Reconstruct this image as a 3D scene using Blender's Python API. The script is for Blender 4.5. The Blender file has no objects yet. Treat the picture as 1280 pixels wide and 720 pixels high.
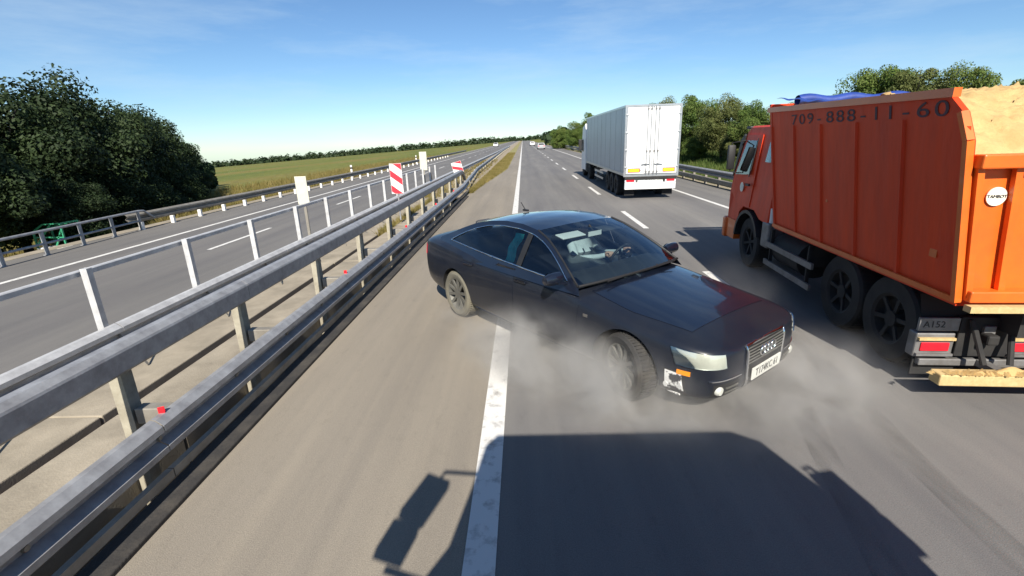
import bpy, bmesh, math, random
import numpy as np
from mathutils import Vector, Matrix
from mathutils.bvhtree import BVHTree
R = math.radians
scene = bpy.context.scene
COL = scene.collection

# ------------------------------------------------------------------ camera
CAM_H, F_PX, PITCH, ROLL, YAW = 2.47, 600.0, R(17.2), R(2.0), R(-1.8)
cam_data = bpy.data.cameras.new('dashcam')
cam = bpy.data.objects.new('dashcam', cam_data)
COL.objects.link(cam)
cam_data.sensor_width = 36.0
cam_data.lens = 36.0 * F_PX / 1280.0
cam_data.clip_start, cam_data.clip_end = 0.05, 6000
fwd = Vector((math.sin(YAW) * math.cos(PITCH), math.cos(YAW) * math.cos(PITCH), -math.sin(PITCH)))
r0 = Vector((math.cos(YAW), -math.sin(YAW), 0)); u0 = r0.cross(fwd)
cr, sr = math.cos(ROLL), math.sin(ROLL)
rgt = cr * r0 - sr * u0; upv = sr * r0 + cr * u0
cam.matrix_world = Matrix(((rgt.x, upv.x, -fwd.x, 0), (rgt.y, upv.y, -fwd.y, 0), (rgt.z, upv.z, -fwd.z, CAM_H), (0, 0, 0, 1)))
scene.camera = cam
# ------------------------------------------------------------------ sky and sun
SUN_EL, SUN_AZ = R(39.0), R(178.3)      # the sun stands behind the camera, a little to the right
world = bpy.data.worlds.new('World'); scene.world = world
world.use_nodes = True
wn, wl = world.node_tree.nodes, world.node_tree.links
wn.clear()
w_out = wn.new('ShaderNodeOutputWorld'); w_bg = wn.new('ShaderNodeBackground'); w_sky = wn.new('ShaderNodeTexSky')
w_sky.sky_type = 'NISHITA'; w_sky.sun_disc = False
w_sky.sun_elevation = SUN_EL; w_sky.sun_rotation = SUN_AZ
w_sky.air_density = 0.9; w_sky.dust_density = 0.0; w_sky.ozone_density = 3.0; w_sky.altitude = 150
w_bg.inputs[1].default_value = 0.063
# thin high cloud wisps over the blue
tc = wn.new('ShaderNodeTexCoord'); mp = wn.new('ShaderNodeMapping'); mp.inputs['Scale'].default_value = (1.6, 1.6, 9.0)
mp.inputs['Rotation'].default_value = (0.12, 0.18, 0.3)
nz = wn.new('ShaderNodeTexNoise'); nz.inputs['Scale'].default_value = 2.2; nz.inputs['Detail'].default_value = 8; nz.inputs['Roughness'].default_value = 0.62
rp = wn.new('ShaderNodeValToRGB'); rp.color_ramp.elements[0].position = 0.45; rp.color_ramp.elements[1].position = 0.85
rp.color_ramp.elements[0].color = (0, 0, 0, 1); rp.color_ramp.elements[1].color = (0.42, 0.42, 0.42, 1)
mx = wn.new('ShaderNodeMix'); mx.data_type = 'RGBA'
wl.new(tc.outputs['Generated'], mp.inputs[0]); wl.new(mp.outputs[0], nz.inputs['Vector']); wl.new(nz.outputs[0], rp.inputs[0])
wl.new(rp.outputs[0], mx.inputs[0]); wl.new(w_sky.outputs[0], mx.inputs[6]); mx.inputs[7].default_value = (7.5, 7.8, 8.0, 1)
wb = wn.new('ShaderNodeMix'); wb.data_type = 'RGBA'; wb.blend_type = 'MULTIPLY'; wb.inputs[0].default_value = 1; wb.inputs[7].default_value = (0.84, 1.02, 1.15, 1)   # the camera's cool white balance
wl.new(mx.outputs[2], wb.inputs[6]); wl.new(wb.outputs[2], w_bg.inputs[0]); wl.new(w_bg.outputs[0], w_out.inputs[0])
sun_d = bpy.data.lights.new('sun', 'SUN'); sun = bpy.data.objects.new('sun', sun_d); COL.objects.link(sun)
sun_d.energy = 5.0; sun_d.angle = R(0.5); sun_d.color = (1.0, 0.93, 0.82)
to_sun = Vector((math.sin(SUN_AZ) * math.cos(SUN_EL), math.cos(SUN_AZ) * math.cos(SUN_EL), math.sin(SUN_EL)))
sun.rotation_euler = to_sun.to_track_quat('Z', 'Y').to_euler(); sun.location = (3, -20, 25)
vs = scene.view_settings
vs.view_transform = 'Standard'; vs.look = 'None'; vs.gamma = 1.0; vs.exposure = 0.75; vs.use_curve_mapping = False
scene.render.engine = 'CYCLES'
scene.cycles.use_denoising = True
scene.cycles.max_bounces = 8; scene.cycles.transparent_max_bounces = 24; scene.cycles.volume_bounces = 1
scene.cycles.volume_step_rate = 1.0
scene.cycles.use_adaptive_sampling = True
scene.cycles.caustics_reflective = False; scene.cycles.caustics_refractive = False

# ------------------------------------------------------------------ materials
MATS = {}
def mat(name, col, rough=0.6, metal=0.0, var=0.0, vscale=3.0, bump=0.0, bscale=40.0, col2=None, coat=0.0, spec=0.5,
        detail=6, stretch=None, emit=None, contrast=(0.3, 0.7), space='Object', backscatter=0.0):
    """Principled material whose colour wanders between col and col2 with a noise; bump gives fine relief."""
    if name in MATS: return MATS[name]
    m = bpy.data.materials.new(name); m.use_nodes = True
    n, l = m.node_tree.nodes, m.node_tree.links
    p = n['Principled BSDF']
    p.inputs['Roughness'].default_value = rough; p.inputs['Metallic'].default_value = metal
    p.inputs['Specular IOR Level'].default_value = spec
    if coat: p.inputs['Coat Weight'].default_value = coat; p.inputs['Coat Roughness'].default_value = 0.04
    if emit: p.inputs['Emission Color'].default_value = (*emit[:3], 1); p.inputs['Emission Strength'].default_value = emit[3]
    tcn = n.new('ShaderNodeTexCoord'); mpn = n.new('ShaderNodeMapping')
    if stretch: mpn.inputs['Scale'].default_value = stretch
    if space == 'World':
        g = n.new('ShaderNodeNewGeometry'); l.new(g.outputs['Position'], mpn.inputs[0])
    else: l.new(tcn.outputs['Object'], mpn.inputs[0])
    if col2 is None: col2 = tuple(c * (1 - var) for c in col)
    nn = n.new('ShaderNodeTexNoise'); nn.inputs['Scale'].default_value = vscale; nn.inputs['Detail'].default_value = detail; nn.inputs['Roughness'].default_value = 0.65
    l.new(mpn.outputs[0], nn.inputs['Vector'])
    r = n.new('ShaderNodeValToRGB'); r.color_ramp.elements[0].position, r.color_ramp.elements[1].position = contrast
    r.color_ramp.elements[0].color = (*col, 1); r.color_ramp.elements[1].color = (*col2, 1)
    l.new(nn.outputs[0], r.inputs[0]); l.new(r.outputs[0], p.inputs['Base Color'])
    if bump:
        b2 = n.new('ShaderNodeTexNoise'); b2.inputs['Scale'].default_value = bscale; b2.inputs['Detail'].default_value = 4
        l.new(mpn.outputs[0], b2.inputs['Vector'])
        bp = n.new('ShaderNodeBump'); bp.inputs['Strength'].default_value = bump; bp.inputs['Distance'].default_value = 0.01
        l.new(b2.outputs[0], bp.inputs['Height']); l.new(bp.outputs[0], p.inputs['Normal'])
    MATS[name] = m
    return m

def foliage_mat(name, c1, c2, c3, vscale=0.6):
    m = bpy.data.materials.new(name); m.use_nodes = True
    n, l = m.node_tree.nodes, m.node_tree.links
    p = n['Principled BSDF']; out = n['Material Output']
    g = n.new('ShaderNodeNewGeometry'); nn = n.new('ShaderNodeTexNoise'); nn.inputs['Scale'].default_value = vscale; nn.inputs['Detail'].default_value = 4
    l.new(g.outputs['Position'], nn.inputs['Vector'])
    ad = n.new('ShaderNodeMath'); ad.operation = 'MULTIPLY_ADD'; ad.inputs[1].default_value = 0.35
    l.new(g.outputs['Random Per Island'], ad.inputs[0]); l.new(nn.outputs[0], ad.inputs[2])
    r = n.new('ShaderNodeValToRGB'); e = r.color_ramp.elements
    e[0].position = 0.4; e[0].color = (*c1, 1); e[1].position = 0.95; e[1].color = (*c3, 1)
    k = e.new(0.65); k.color = (*c2, 1)
    l.new(ad.outputs[0], r.inputs[0]); l.new(r.outputs[0], p.inputs['Base Color'])
    p.inputs['Roughness'].default_value = 0.65; p.inputs['Specular IOR Level'].default_value = 0.25
    t = n.new('ShaderNodeBsdfTranslucent'); ms = n.new('ShaderNodeMixShader'); ms.inputs[0].default_value = 0.25
    l.new(r.outputs[0], t.inputs[0]); l.new(p.outputs[0], ms.inputs[1]); l.new(t.outputs[0], ms.inputs[2]); l.new(ms.outputs[0], out.inputs[0])
    MATS[name] = m
    return m

def glass_mat(name, tint, refl=0.06, rough=0.03):
    m = bpy.data.materials.new(name); m.use_nodes = True
    n, l = m.node_tree.nodes, m.node_tree.links
    n.remove(n['Principled BSDF']); out = n['Material Output']
    t = n.new('ShaderNodeBsdfTransparent'); t.inputs[0].default_value = (*tint, 1)
    g = n.new('ShaderNodeBsdfGlossy'); g.inputs['Roughness'].default_value = rough; g.inputs[0].default_value = (0.9, 0.95, 1, 1)
    fr = n.new('ShaderNodeFresnel'); fr.inputs[0].default_value = 1.5
    ad = n.new('ShaderNodeMath'); ad.operation = 'ADD'; ad.inputs[1].default_value = refl; ad.use_clamp = True
    ms = n.new('ShaderNodeMixShader')
    l.new(fr.outputs[0], ad.inputs[0]); l.new(ad.outputs[0], ms.inputs[0]); l.new(t.outputs[0], ms.inputs[1]); l.new(g.outputs[0], ms.inputs[2]); l.new(ms.outputs[0], out.inputs[0])
    MATS[name] = m
    return m

def road_mat(name, base, dark, light, lane_centres=(), tint=None):
    """Worn asphalt: broad patches, lengthwise streaks, fine aggregate, polished wheel tracks, a few cracks."""
    m = bpy.data.materials.new(name); m.use_nodes = True
    n, l = m.node_tree.nodes, m.node_tree.links
    p = n['Principled BSDF']; p.inputs['Specular IOR Level'].default_value = 0.3
    g = n.new('ShaderNodeNewGeometry')
    def noise(scale, st, det=5, rough=0.6):
        mpp = n.new('ShaderNodeMapping'); mpp.inputs['Scale'].default_value = st
        l.new(g.outputs['Position'], mpp.inputs[0])
        x = n.new('ShaderNodeTexNoise'); x.inputs['Scale'].default_value = scale; x.inputs['Detail'].default_value = det; x.inputs['Roughness'].default_value = rough
        l.new(mpp.outputs[0], x.inputs['Vector']); return x.outputs[0]
    def ramp(src, a, b, ca, cb):
        r = n.new('ShaderNodeValToRGB'); r.color_ramp.elements[0].position = a; r.color_ramp.elements[1].position = b
        r.color_ramp.elements[0].color = (*ca, 1); r.color_ramp.elements[1].color = (*cb, 1); l.new(src, r.inputs[0]); return r.outputs[0]
    def mul(c, src):
        x = n.new('ShaderNodeMix'); x.data_type = 'RGBA'; x.blend_type = 'MULTIPLY'; x.inputs[0].default_value = 1
        l.new(c, x.inputs[6]); l.new(src, x.inputs[7]); return x.outputs[2]
    c = ramp(noise(0.35, (1, 0.35, 1)), 0.3, 0.7, base, light)
    c = mul(c, ramp(noise(1.6, (1.5, 0.06, 1), 6), 0.25, 0.75, (0.78, 0.78, 0.80), (1.12, 1.1, 1.06)))
    c = mul(c, ramp(noise(120, (1, 1, 1), 3), 0.2, 0.8, (0.72, 0.72, 0.72), (1.28, 1.28, 1.28)))
    c = mul(c, ramp(noise(38, (1, 0.8, 1), 6, 0.8), 0.62, 0.74, (1, 1, 1), (0.80, 0.79, 0.78)))
    c = mul(c, ramp(noise(9, (1, 0.5, 1), 8, 0.75), 0.28, 0.45, (0.86, 0.86, 0.86), (1, 1, 1)))
    if lane_centres:
        sx = n.new('ShaderNodeSeparateXYZ'); l.new(g.outputs['Position'], sx.inputs[0])
        for lc in lane_centres:
            for off in (-0.9, 0.9):
                d = n.new('ShaderNodeMath'); d.operation = 'SUBTRACT'; d.inputs[1].default_value = lc + off; l.new(sx.outputs[0], d.inputs[0])
                ab = n.new('ShaderNodeMath'); ab.operation = 'ABSOLUTE'; l.new(d.outputs[0], ab.inputs[0])
                c = mul(c, ramp(ab.outputs[0], 0.1, 0.55, dark, (1, 1, 1)))
    l.new(c, p.inputs['Base Color'])
    p.inputs['Roughness'].default_value = 0.82
    bp = n.new('ShaderNodeBump'); bp.inputs['Strength'].default_value = 0.5; bp.inputs['Distance'].default_value = 0.006
    l.new(noise(150, (1, 1, 1), 3), bp.inputs['Height']); l.new(bp.outputs[0], p.inputs['Normal'])
    MATS[name] = m
    return m

# ------------------------------------------------------------------ mesh helpers
class MB:
    def __init__(s): s.v = []; s.f = []; s.smooth = False
    def add(s, vs, fs):
        o = len(s.v); s.v += [tuple(p) for p in vs]; s.f += [tuple(i + o for i in q) for q in fs]; return s
    def box(s, x0, x1, y0, y1, z0, z1, bev=0.0):
        if bev:
            b = bmesh.new(); bmesh.ops.create_cube(b, size=1)
            bmesh.ops.scale(b, vec=(x1 - x0, y1 - y0, z1 - z0), verts=b.verts)
            bmesh.ops.translate(b, vec=((x0 + x1) / 2, (y0 + y1) / 2, (z0 + z1) / 2), verts=b.verts)
            bmesh.ops.bevel(b, geom=b.edges[:], offset=bev, segments=2, affect='EDGES', profile=0.5)
            b.verts.ensure_lookup_table()
            s.add([v.co for v in b.verts], [[v.index for v in f.verts] for f in b.faces]); b.free(); return s
        return s.add([(x0, y0, z0), (x1, y0, z0), (x1, y1, z0), (x0, y1, z0), (x0, y0, z1), (x1, y0, z1), (x1, y1, z1), (x0, y1, z1)],
                     [(0, 3, 2, 1), (4, 5, 6, 7), (0, 1, 5, 4), (1, 2, 6, 5), (2, 3, 7, 6), (3, 0, 4, 7)])
    def bar(s, a, b, w, h, up=(0, 0, 1)):
        a, b = Vector(a), Vector(b); d = (b - a).normalized(); up = Vector(up)
        x = d.cross(up)
        if x.length < 1e-4: x = d.cross(Vector((1, 0, 0)))
        x.normalize(); y = x.cross(d).normalized()
        q = [a + x * i * w / 2 + y * j * h / 2 for i, j in ((-1, -1), (1, -1), (1, 1), (-1, 1))]
        q += [p + (b - a) for p in q]
        return s.add(q, [(0, 1, 2, 3), (7, 6, 5, 4), (0, 4, 5, 1), (1, 5, 6, 2), (2, 6, 7, 3), (3, 7, 4, 0)])
    def tube(s, pts, r, n=8, cap=True):
        pts = [Vector(p) for p in pts]; rs = r if isinstance(r, (list, tuple)) else [r] * len(pts)
        rings = []; ref = None
        for i, p in enumerate(pts):
            d = (pts[min(i + 1, len(pts) - 1)] - pts[max(i - 1, 0)]).normalized()
            if ref is None: ref = Vector((0, 0, 1)) if abs(d.z) < 0.9 else Vector((1, 0, 0))
            x = d.cross(ref).normalized(); y = x.cross(d).normalized(); ref = y
            rings += [p + (x * math.cos(t) + y * math.sin(t)) * rs[i] for t in (2 * math.pi * k / n for k in range(n))]
        fs = [(i * n + k, i * n + (k + 1) % n, (i + 1) * n + (k + 1) % n, (i + 1) * n + k) for i in range(len(pts) - 1) for k in range(n)]
        if cap: fs += [tuple(range(n))[::-1], tuple((len(pts) - 1) * n + k for k in range(n))]
        return s.add(rings, fs)
    def grid(s, fn, us, vs):
        p = [fn(u, v) for u in us for v in vs]; nv = len(vs)
        return s.add(p, [(i * nv + j, (i + 1) * nv + j, (i + 1) * nv + j + 1, i * nv + j + 1) for i in range(len(us) - 1) for j in range(nv - 1)])
    def prism(s, poly, h0, h1, axis='y'):
        def P(a, b, h): return {'y': (a, h, b), 'x': (h, a, b), 'z': (a, b, h)}[axis]
        n = len(poly); q = [P(a, b, h0) for a, b in poly] + [P(a, b, h1) for a, b in poly]
        return s.add(q, [tuple(range(n))[::-1], tuple(range(n, 2 * n))] + [(i, (i + 1) % n, n + (i + 1) % n, n + i) for i in range(n)])
    def lathe(s, prof, n=32, axis='y', c=(0, 0, 0), closed=False):
        pts = []
        for r, h in prof:
            for k in range(n):
                t = 2 * math.pi * k / n; a, b = r * math.cos(t), r * math.sin(t)
                p = {'y': (a, h, b), 'x': (h, a, b), 'z': (a, b, h)}[axis]
                pts.append((p[0] + c[0], p[1] + c[1], p[2] + c[2]))
        m = len(prof); rng = range(m) if closed else range(m - 1)
        return s.add(pts, [(i * n + k, i * n + (k + 1) % n, ((i + 1) % m) * n + (k + 1) % n, ((i + 1) % m) * n + k) for i in rng for k in range(n)])
    def build(s, name, m, parent=None, smooth=None, recalc=True, loc=None):
        me = bpy.data.meshes.new(name); me.from_pydata(s.v, [], s.f)
        if recalc:
            b = bmesh.new(); b.from_mesh(me); bmesh.ops.recalc_face_normals(b, faces=b.faces); b.to_mesh(me); b.free()
        if m is not None:
            for k in (m if isinstance(m, (list, tuple)) else [m]): me.materials.append(k)
        if smooth is not None: smooth_mesh(me, smooth)
        o = bpy.data.objects.new(name, me); COL.objects.link(o)
        if parent is not None: o.parent = parent
        if loc is not None: o.location = loc
        return o
def smooth_mesh(me, ang=35):
    me.polygons.foreach_set('use_smooth', [True] * len(me.polygons))
    me.set_sharp_from_angle(angle=R(ang))
def tag(o, label=None, cat=None, group=None, kind=None):
    if label: o['label'] = label
    if cat: o['category'] = cat
    if group: o['group'] = group
    if kind: o['kind'] = kind
    return o
def thing(name, label, cat, loc=(0, 0, 0), rz=0.0, group=None, scale=1.0):
    o = bpy.data.objects.new(name, None); COL.objects.link(o); o.empty_display_size = 0.2
    o.location = loc; o.rotation_euler = (0, 0, rz); o.scale = (scale,) * 3
    return tag(o, label, cat, group)
def struct(name, mb, m, smooth=None): return tag(mb.build(name, m, smooth=smooth), kind='structure')
def copy_tree(o, parent=None):
    c = o.copy(); COL.objects.link(c); c.parent = parent
    for ch in list(o.children): copy_tree(ch, c)
    return c
def copy_part(o, loc):
    c = o.copy(); COL.objects.link(c); c.location = loc; return c
def text_mesh(name, s, size, m, parent, M, extrude=0.001, align='CENTER', sx=1.0):
    cu = bpy.data.curves.new(name, 'FONT'); cu.body = s; cu.size = size; cu.align_x = align; cu.align_y = 'CENTER'; cu.extrude = extrude
    t = bpy.data.objects.new('tmp', cu); COL.objects.link(t)
    dg = bpy.context.evaluated_depsgraph_get(); me = bpy.data.meshes.new_from_object(t.evaluated_get(dg))
    bpy.data.objects.remove(t)
    me.transform(M @ Matrix.Diagonal((sx, 1, 1, 1))); me.materials.clear(); me.materials.append(m)
    o = bpy.data.objects.new(name, me); COL.objects.link(o); o.parent = parent
    return o
def frame_matrix(o, ex, ey):
    ex, ey = Vector(ex).normalized(), Vector(ey).normalized(); ez = ex.cross(ey).normalized(); ey = ez.cross(ex)
    return Matrix(((ex.x, ey.x, ez.x, o[0]), (ex.y, ey.y, ez.y, o[1]), (ex.z, ey.z, ez.z, o[2]), (0, 0, 0, 1)))
rnd = random.Random(7); nr = np.random.default_rng(7)

M_ASPH = road_mat('asphalt', (0.150, 0.146, 0.142), (0.9, 0.9, 0.92), (0.190, 0.184, 0.176), (1.55, 5.3))
M_SHOULDER = road_mat('dusty_asphalt', (0.215, 0.192, 0.158), (0.9, 0.9, 0.9), (0.262, 0.235, 0.195))
M_OPP = road_mat('opposite_asphalt', (0.140, 0.136, 0.132), (0.9, 0.9, 0.92), (0.172, 0.166, 0.158), (-6.6, -9.6))
M_PAINT = mat('road_paint', (0.62, 0.61, 0.58), 0.7, col2=(0.26, 0.25, 0.235), vscale=7, detail=12, contrast=(0.52, 0.72), bump=0.2, bscale=90)
M_CONC = mat('concrete', (0.36, 0.315, 0.245), 0.9, col2=(0.20, 0.175, 0.135), vscale=1.8, detail=10, bump=0.4, bscale=60, space='World')
M_CONCD = mat('concrete_edge', (0.16, 0.15, 0.14), 0.9, col2=(0.09, 0.085, 0.08), vscale=2.5, detail=8, bump=0.3)
M_GALV = mat('galvanised_steel', (0.36, 0.37, 0.385), 0.5, 0.2, col2=(0.20, 0.20, 0.21), vscale=7, detail=9, bump=0.08, bscale=30, space='World')
M_GALVD = mat('weathered_steel', (0.33, 0.31, 0.27), 0.6, 0.3, col2=(0.20, 0.18, 0.15), vscale=5, detail=9, bump=0.1, bscale=40, space='World')
M_POST = mat('post_steel', (0.46, 0.43, 0.34), 0.6, 0.2, col2=(0.28, 0.25, 0.19), vscale=6, detail=8, space='World')
M_GAPSHADE = mat('gap_shadow_brown', (0.10, 0.055, 0.04), 0.8, 0.1, col2=(0.045, 0.03, 0.028), vscale=6, space='World')
M_KERB = mat('kerb_dark', (0.030, 0.028, 0.027), 0.9, col2=(0.075, 0.066, 0.055), vscale=4, detail=10, contrast=(0.45, 0.75), bump=0.5, bscale=50, space='World')  # near-black, patchy colour of the kerb strip
M_GALVL = mat('bright_galvanised', (0.58, 0.585, 0.59), 0.5, 0.15, col2=(0.38, 0.38, 0.385), vscale=7, detail=9, space='World')
M_RED = mat('red_reflector', (0.75, 0.02, 0.03), 0.25, emit=None)
M_SIGNW = mat('sign_white', (0.78, 0.77, 0.74), 0.45, var=0.12)
M_SIGNR = mat('sign_red', (0.62, 0.03, 0.05), 0.45, var=0.15)
M_SIGNB = mat('sign_back', (0.60, 0.59, 0.48), 0.5, var=0.2, vscale=5)
# ================================================================== terrain, roads
YN, YF = -14.0, 700.0
def hill(x, y):
    z = -0.16 if (x < -13 or x > 9.5) else -0.9
    if -13.1 < x < -12.9: return -0.16
    if x < -13.2:
        d = -13.2 - x
        z -= 0.25 * min(d, 4) * (1 if y < 24 else max(0.0, 1 - (y - 24) / 12)) + 0.050 * max(0, d - 2)
    if x > 9.6: z += 0.17 * min(x - 9.6, 8)
    return z
def ladder(a, b, n, p=1.0): return [a + (b - a) * (i / n) ** p for i in range(n + 1)]
mb = MB()
xs = [-2600, -1600, -1000, -600, -350, -200, -120, -70, -45, -30, -24, -20, -17.2, -15.2, -13.2, -13.0, -12.6, 9.0, 9.5, 9.6, 11, 13, 15.6, 20, 35, 60, 120, 300, 800, 2600]
ys = [-60, -20, 0, 10, 18, 24, 28, 32, 36, 45, 60, 90, 140, 220, 350, 600, 1000, 1700, 3200, 5000]
mb.grid(lambda x, y: (x, y, hill(x, y)), xs, ys)
def field_mat():
    m = bpy.data.materials.new('meadow'); m.use_nodes = True; n, l = m.node_tree.nodes, m.node_tree.links
    p = n['Principled BSDF']; p.inputs['Roughness'].default_value = 0.9; p.inputs['Specular IOR Level'].default_value = 0.15
    g = n.new('ShaderNodeNewGeometry')
    def nz(s, st):
        mpp = n.new('ShaderNodeMapping'); mpp.inputs['Scale'].default_value = st; l.new(g.outputs['Position'], mpp.inputs[0])
        x = n.new('ShaderNodeTexNoise'); x.inputs['Scale'].default_value = s; x.inputs['Detail'].default_value = 7; l.new(mpp.outputs[0], x.inputs['Vector']); return x.outputs[0]
    r = n.new('ShaderNodeValToRGB'); e = r.color_ramp.elements
    e[0].position = 0.3; e[0].color = (0.095, 0.125, 0.030, 1); e[1].position = 0.72; e[1].color = (0.205, 0.155, 0.055, 1)
    k = e.new(0.5); k.color = (0.150, 0.158, 0.042, 1)
    l.new(nz(0.05, (1, 0.25, 1)), r.inputs[0])
    r2 = n.new('ShaderNodeValToRGB'); r2.color_ramp.elements[0].position = 0.25; r2.color_ramp.elements[1].position = 0.75
    r2.color_ramp.elements[0].color = (0.62, 0.65, 0.6, 1); r2.color_ramp.elements[1].color = (1.25, 1.22, 1.15, 1)
    l.new(nz(1.3, (1, 0.6, 1)), r2.inputs[0])
    x = n.new('ShaderNodeMix'); x.data_type = 'RGBA'; x.blend_type = 'MULTIPLY'; x.inputs[0].default_value = 1
    l.new(r.outputs[0], x.inputs[6]); l.new(r2.outputs[0], x.inputs[7]); l.new(x.outputs[2], p.inputs['Base Color'])
    bp = n.new('ShaderNodeBump'); bp.inputs['Strength'].default_value = 0.8; bp.inputs['Distance'].default_value = 0.1
    l.new(nz(6, (1, 1, 1)), bp.inputs['Height']); l.new(bp.outputs[0], p.inputs['Normal'])
    return m
M_FIELD = field_mat()
struct('ground', mb, M_FIELD, smooth=60)

def strip(name, x0, x1, z0, z1, m, y0=YN, y1=YF, n=40): 
    b = MB(); yy = ladder(y0, y1, n, 2.0)
    sec = [(x0, z0), (x0, z1), (x1, z1), (x1, z0)]
    b.grid(lambda y, k: (sec[k][0], y, sec[k][1]), yy, range(4))
    return struct(name, b, m)
LINE_X, LANE = -0.33, 3.68
road = strip('road', LINE_X + 0.10, 9.2, -0.14, 0.0, M_ASPH)
strip('shoulder', -2.72, LINE_X + 0.10, -0.7, -0.001, M_SHOULDER)
opp = strip('opposite_road', -12.9, -5.0, -0.14, 0.0, M_OPP)
# painted markings
def line(parent, x, w, y0, y1, name='edge_line'):
    b = MB(); k = max(1, int((y1 - y0) / 4)) if y1 - y0 < 40 else 60
    b.grid(lambda y, u: (x + u * w / 2, y, 0.004), ladder(y0, y1, k, 1.0 if y1 - y0 < 40 else 2.0), (-1, 1)); return b.build(name, M_PAINT, parent)
line(road, LINE_X, 0.20, YN, YF)
line(road, LINE_X + 2 * LANE - 0.10, 0.16, YN, YF)
line(opp, -10.75, 0.15, YN, YF); line(opp, -5.35, 0.15, YN, YF)
dx = LINE_X + LANE
for y0, ln in ((6.9, 1.8), (13.2, 3.3), (21.6, 3.6)): line(road, dx, 0.15, y0, y0 + ln, 'lane_dash')
for k in range(24): line(road, dx, 0.15, 30.5 + 8.7 * k, 33.7 + 8.7 * k, 'lane_dash')
for k in range(20): line(opp, -8.2, 0.12, 3 + 9 * k, 6.2 + 9 * k, 'lane_dash')
# tyre marks of the sliding car and the trucks: dark rubber dust on the asphalt
def rubber_mat():
    m = bpy.data.materials.new('tyre_rubber_dust'); m.use_nodes = True; n, l = m.node_tree.nodes, m.node_tree.links
    p = n['Principled BSDF']; p.inputs['Base Color'].default_value = (0.035, 0.034, 0.034, 1); p.inputs['Roughness'].default_value = 0.85
    g = n.new('ShaderNodeNewGeometry'); mpp = n.new('ShaderNodeMapping'); mpp.inputs['Scale'].default_value = (3, 0.5, 1); l.new(g.outputs['Position'], mpp.inputs[0])
    x = n.new('ShaderNodeTexNoise'); x.inputs['Scale'].default_value = 2.5; x.inputs['Detail'].default_value = 8; l.new(mpp.outputs[0], x.inputs['Vector'])
    r = n.new('ShaderNodeMapRange'); r.inputs[1].default_value = 0.35; r.inputs[2].default_value = 0.75; r.inputs[3].default_value = 0.0; r.inputs[4].default_value = 0.22; l.new(x.outputs[0], r.inputs[0])
    l.new(r.outputs[0], p.inputs['Alpha']); return m
M_RUB = rubber_mat()
def tyre_mark(pts, w):
    b = MB(); P = [Vector((x, y, 0.006)) for x, y in pts]
    for i in range(len(P) - 1):
        d = (P[i + 1] - P[i]).normalized(); s = Vector((-d.y, d.x, 0)) * w / 2
        b.add([P[i] - s, P[i + 1] - s, P[i + 1] + s, P[i] + s], [(0, 1, 2, 3)])
    return b.build('tyre_mark', M_RUB, road)
tyre_mark([(2.75, 1.0), (2.95, 3.2), (3.5, 6.5)], 0.22); tyre_mark([(1.9, 1.6), (2.3, 3.2), (2.7, 4.6)], 0.2)

# the raised strip between the carriageways: slabs with a gap, a deep gutter each side
def slab(name, x0, x1, z, y0, y1, gap=0.02):
    root = None; y = y0
    while y < y1:
        L = min(5.9, y1 - y); b = MB(); b.box(x0, x1, 0, L - gap, -0.75, z + rnd.uniform(-0.006, 0.006), bev=0.012)
        o = b.build('concrete_slab', M_CONC, root, loc=(0, y, 0)) if root else None
        if root is None:
            o = struct(name, b, M_CONC); o.location = (0, y, 0); root = o
        else: o.location = (0, y - y0, 0)
        y += 5.9
    return root
slab('median_slab', -3.87, -3.30, 0.13, -2, 21.6)
slab('median_ledge', -5.0, -4.05, 0.10, -2, 21.6)
b = MB(); b.box(-3.30, -2.72, YN, 21.6, -0.75, -0.5); struct('gutter', b, M_CONCD)
b = MB(); b.box(-4.05, -3.87, YN, 21.6, -0.6, -0.02); struct('slab_shadow_strip', b, M_GAPSHADE)  # brown strip in the slab gap, a shadow line put in as colour
# verge that takes over from the slabs past the bridge, and the dark kerb strip on the near side
b = MB(); yy = ladder(21.6, 700, 50, 2.0)
b.grid(lambda y, u: ((-5.0 + (-2.72 + 5.0) * u), y, 0.02 + 0.05 * math.sin(u * 3.14)), yy, (0, .25, .5, .75, 1))
M_VERGE = mat('dry_verge', (0.30, 0.25, 0.10), 0.95, col2=(0.16, 0.16, 0.05), vscale=1.2, detail=10, bump=0.8, bscale=25, space='World')
M_MED = mat('median_gravel', (0.33, 0.27, 0.20), 0.95, col2=(0.22, 0.19, 0.13), vscale=1.5, detail=10, bump=0.6, bscale=40, space='World')
struct('median_strip', b, M_MED)
b = MB(); b.grid(lambda y, u: (-2.72 + (1.35 * min(1, max(0, (y - 23) / 20))) * u, y, 0.008), ladder(22, 700, 60, 2.0), (0, 1)); struct('verge', b, M_VERGE)
b = MB(); b.box(-2.78, -2.56, YN, 22.5, -0.1, 0.035, bev=0.01); struct('kerb', b, M_KERB)
b = MB(); b.grid(lambda y, u: (9.2 + 0.5 * u, y, 0.01 - 0.06 * u), ladder(YN, 700, 50, 2.0), (0, .5, 1)); struct('road_edge', b, M_MED)
b = MB(); b.grid(lambda y, u: (-13.6 + 0.7 * u, y, -0.04 + 0.045 * u), ladder(YN, 700, 50, 2.0), (0, .5, 1)); struct('opposite_road_edge', b, M_CONC)

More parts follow.
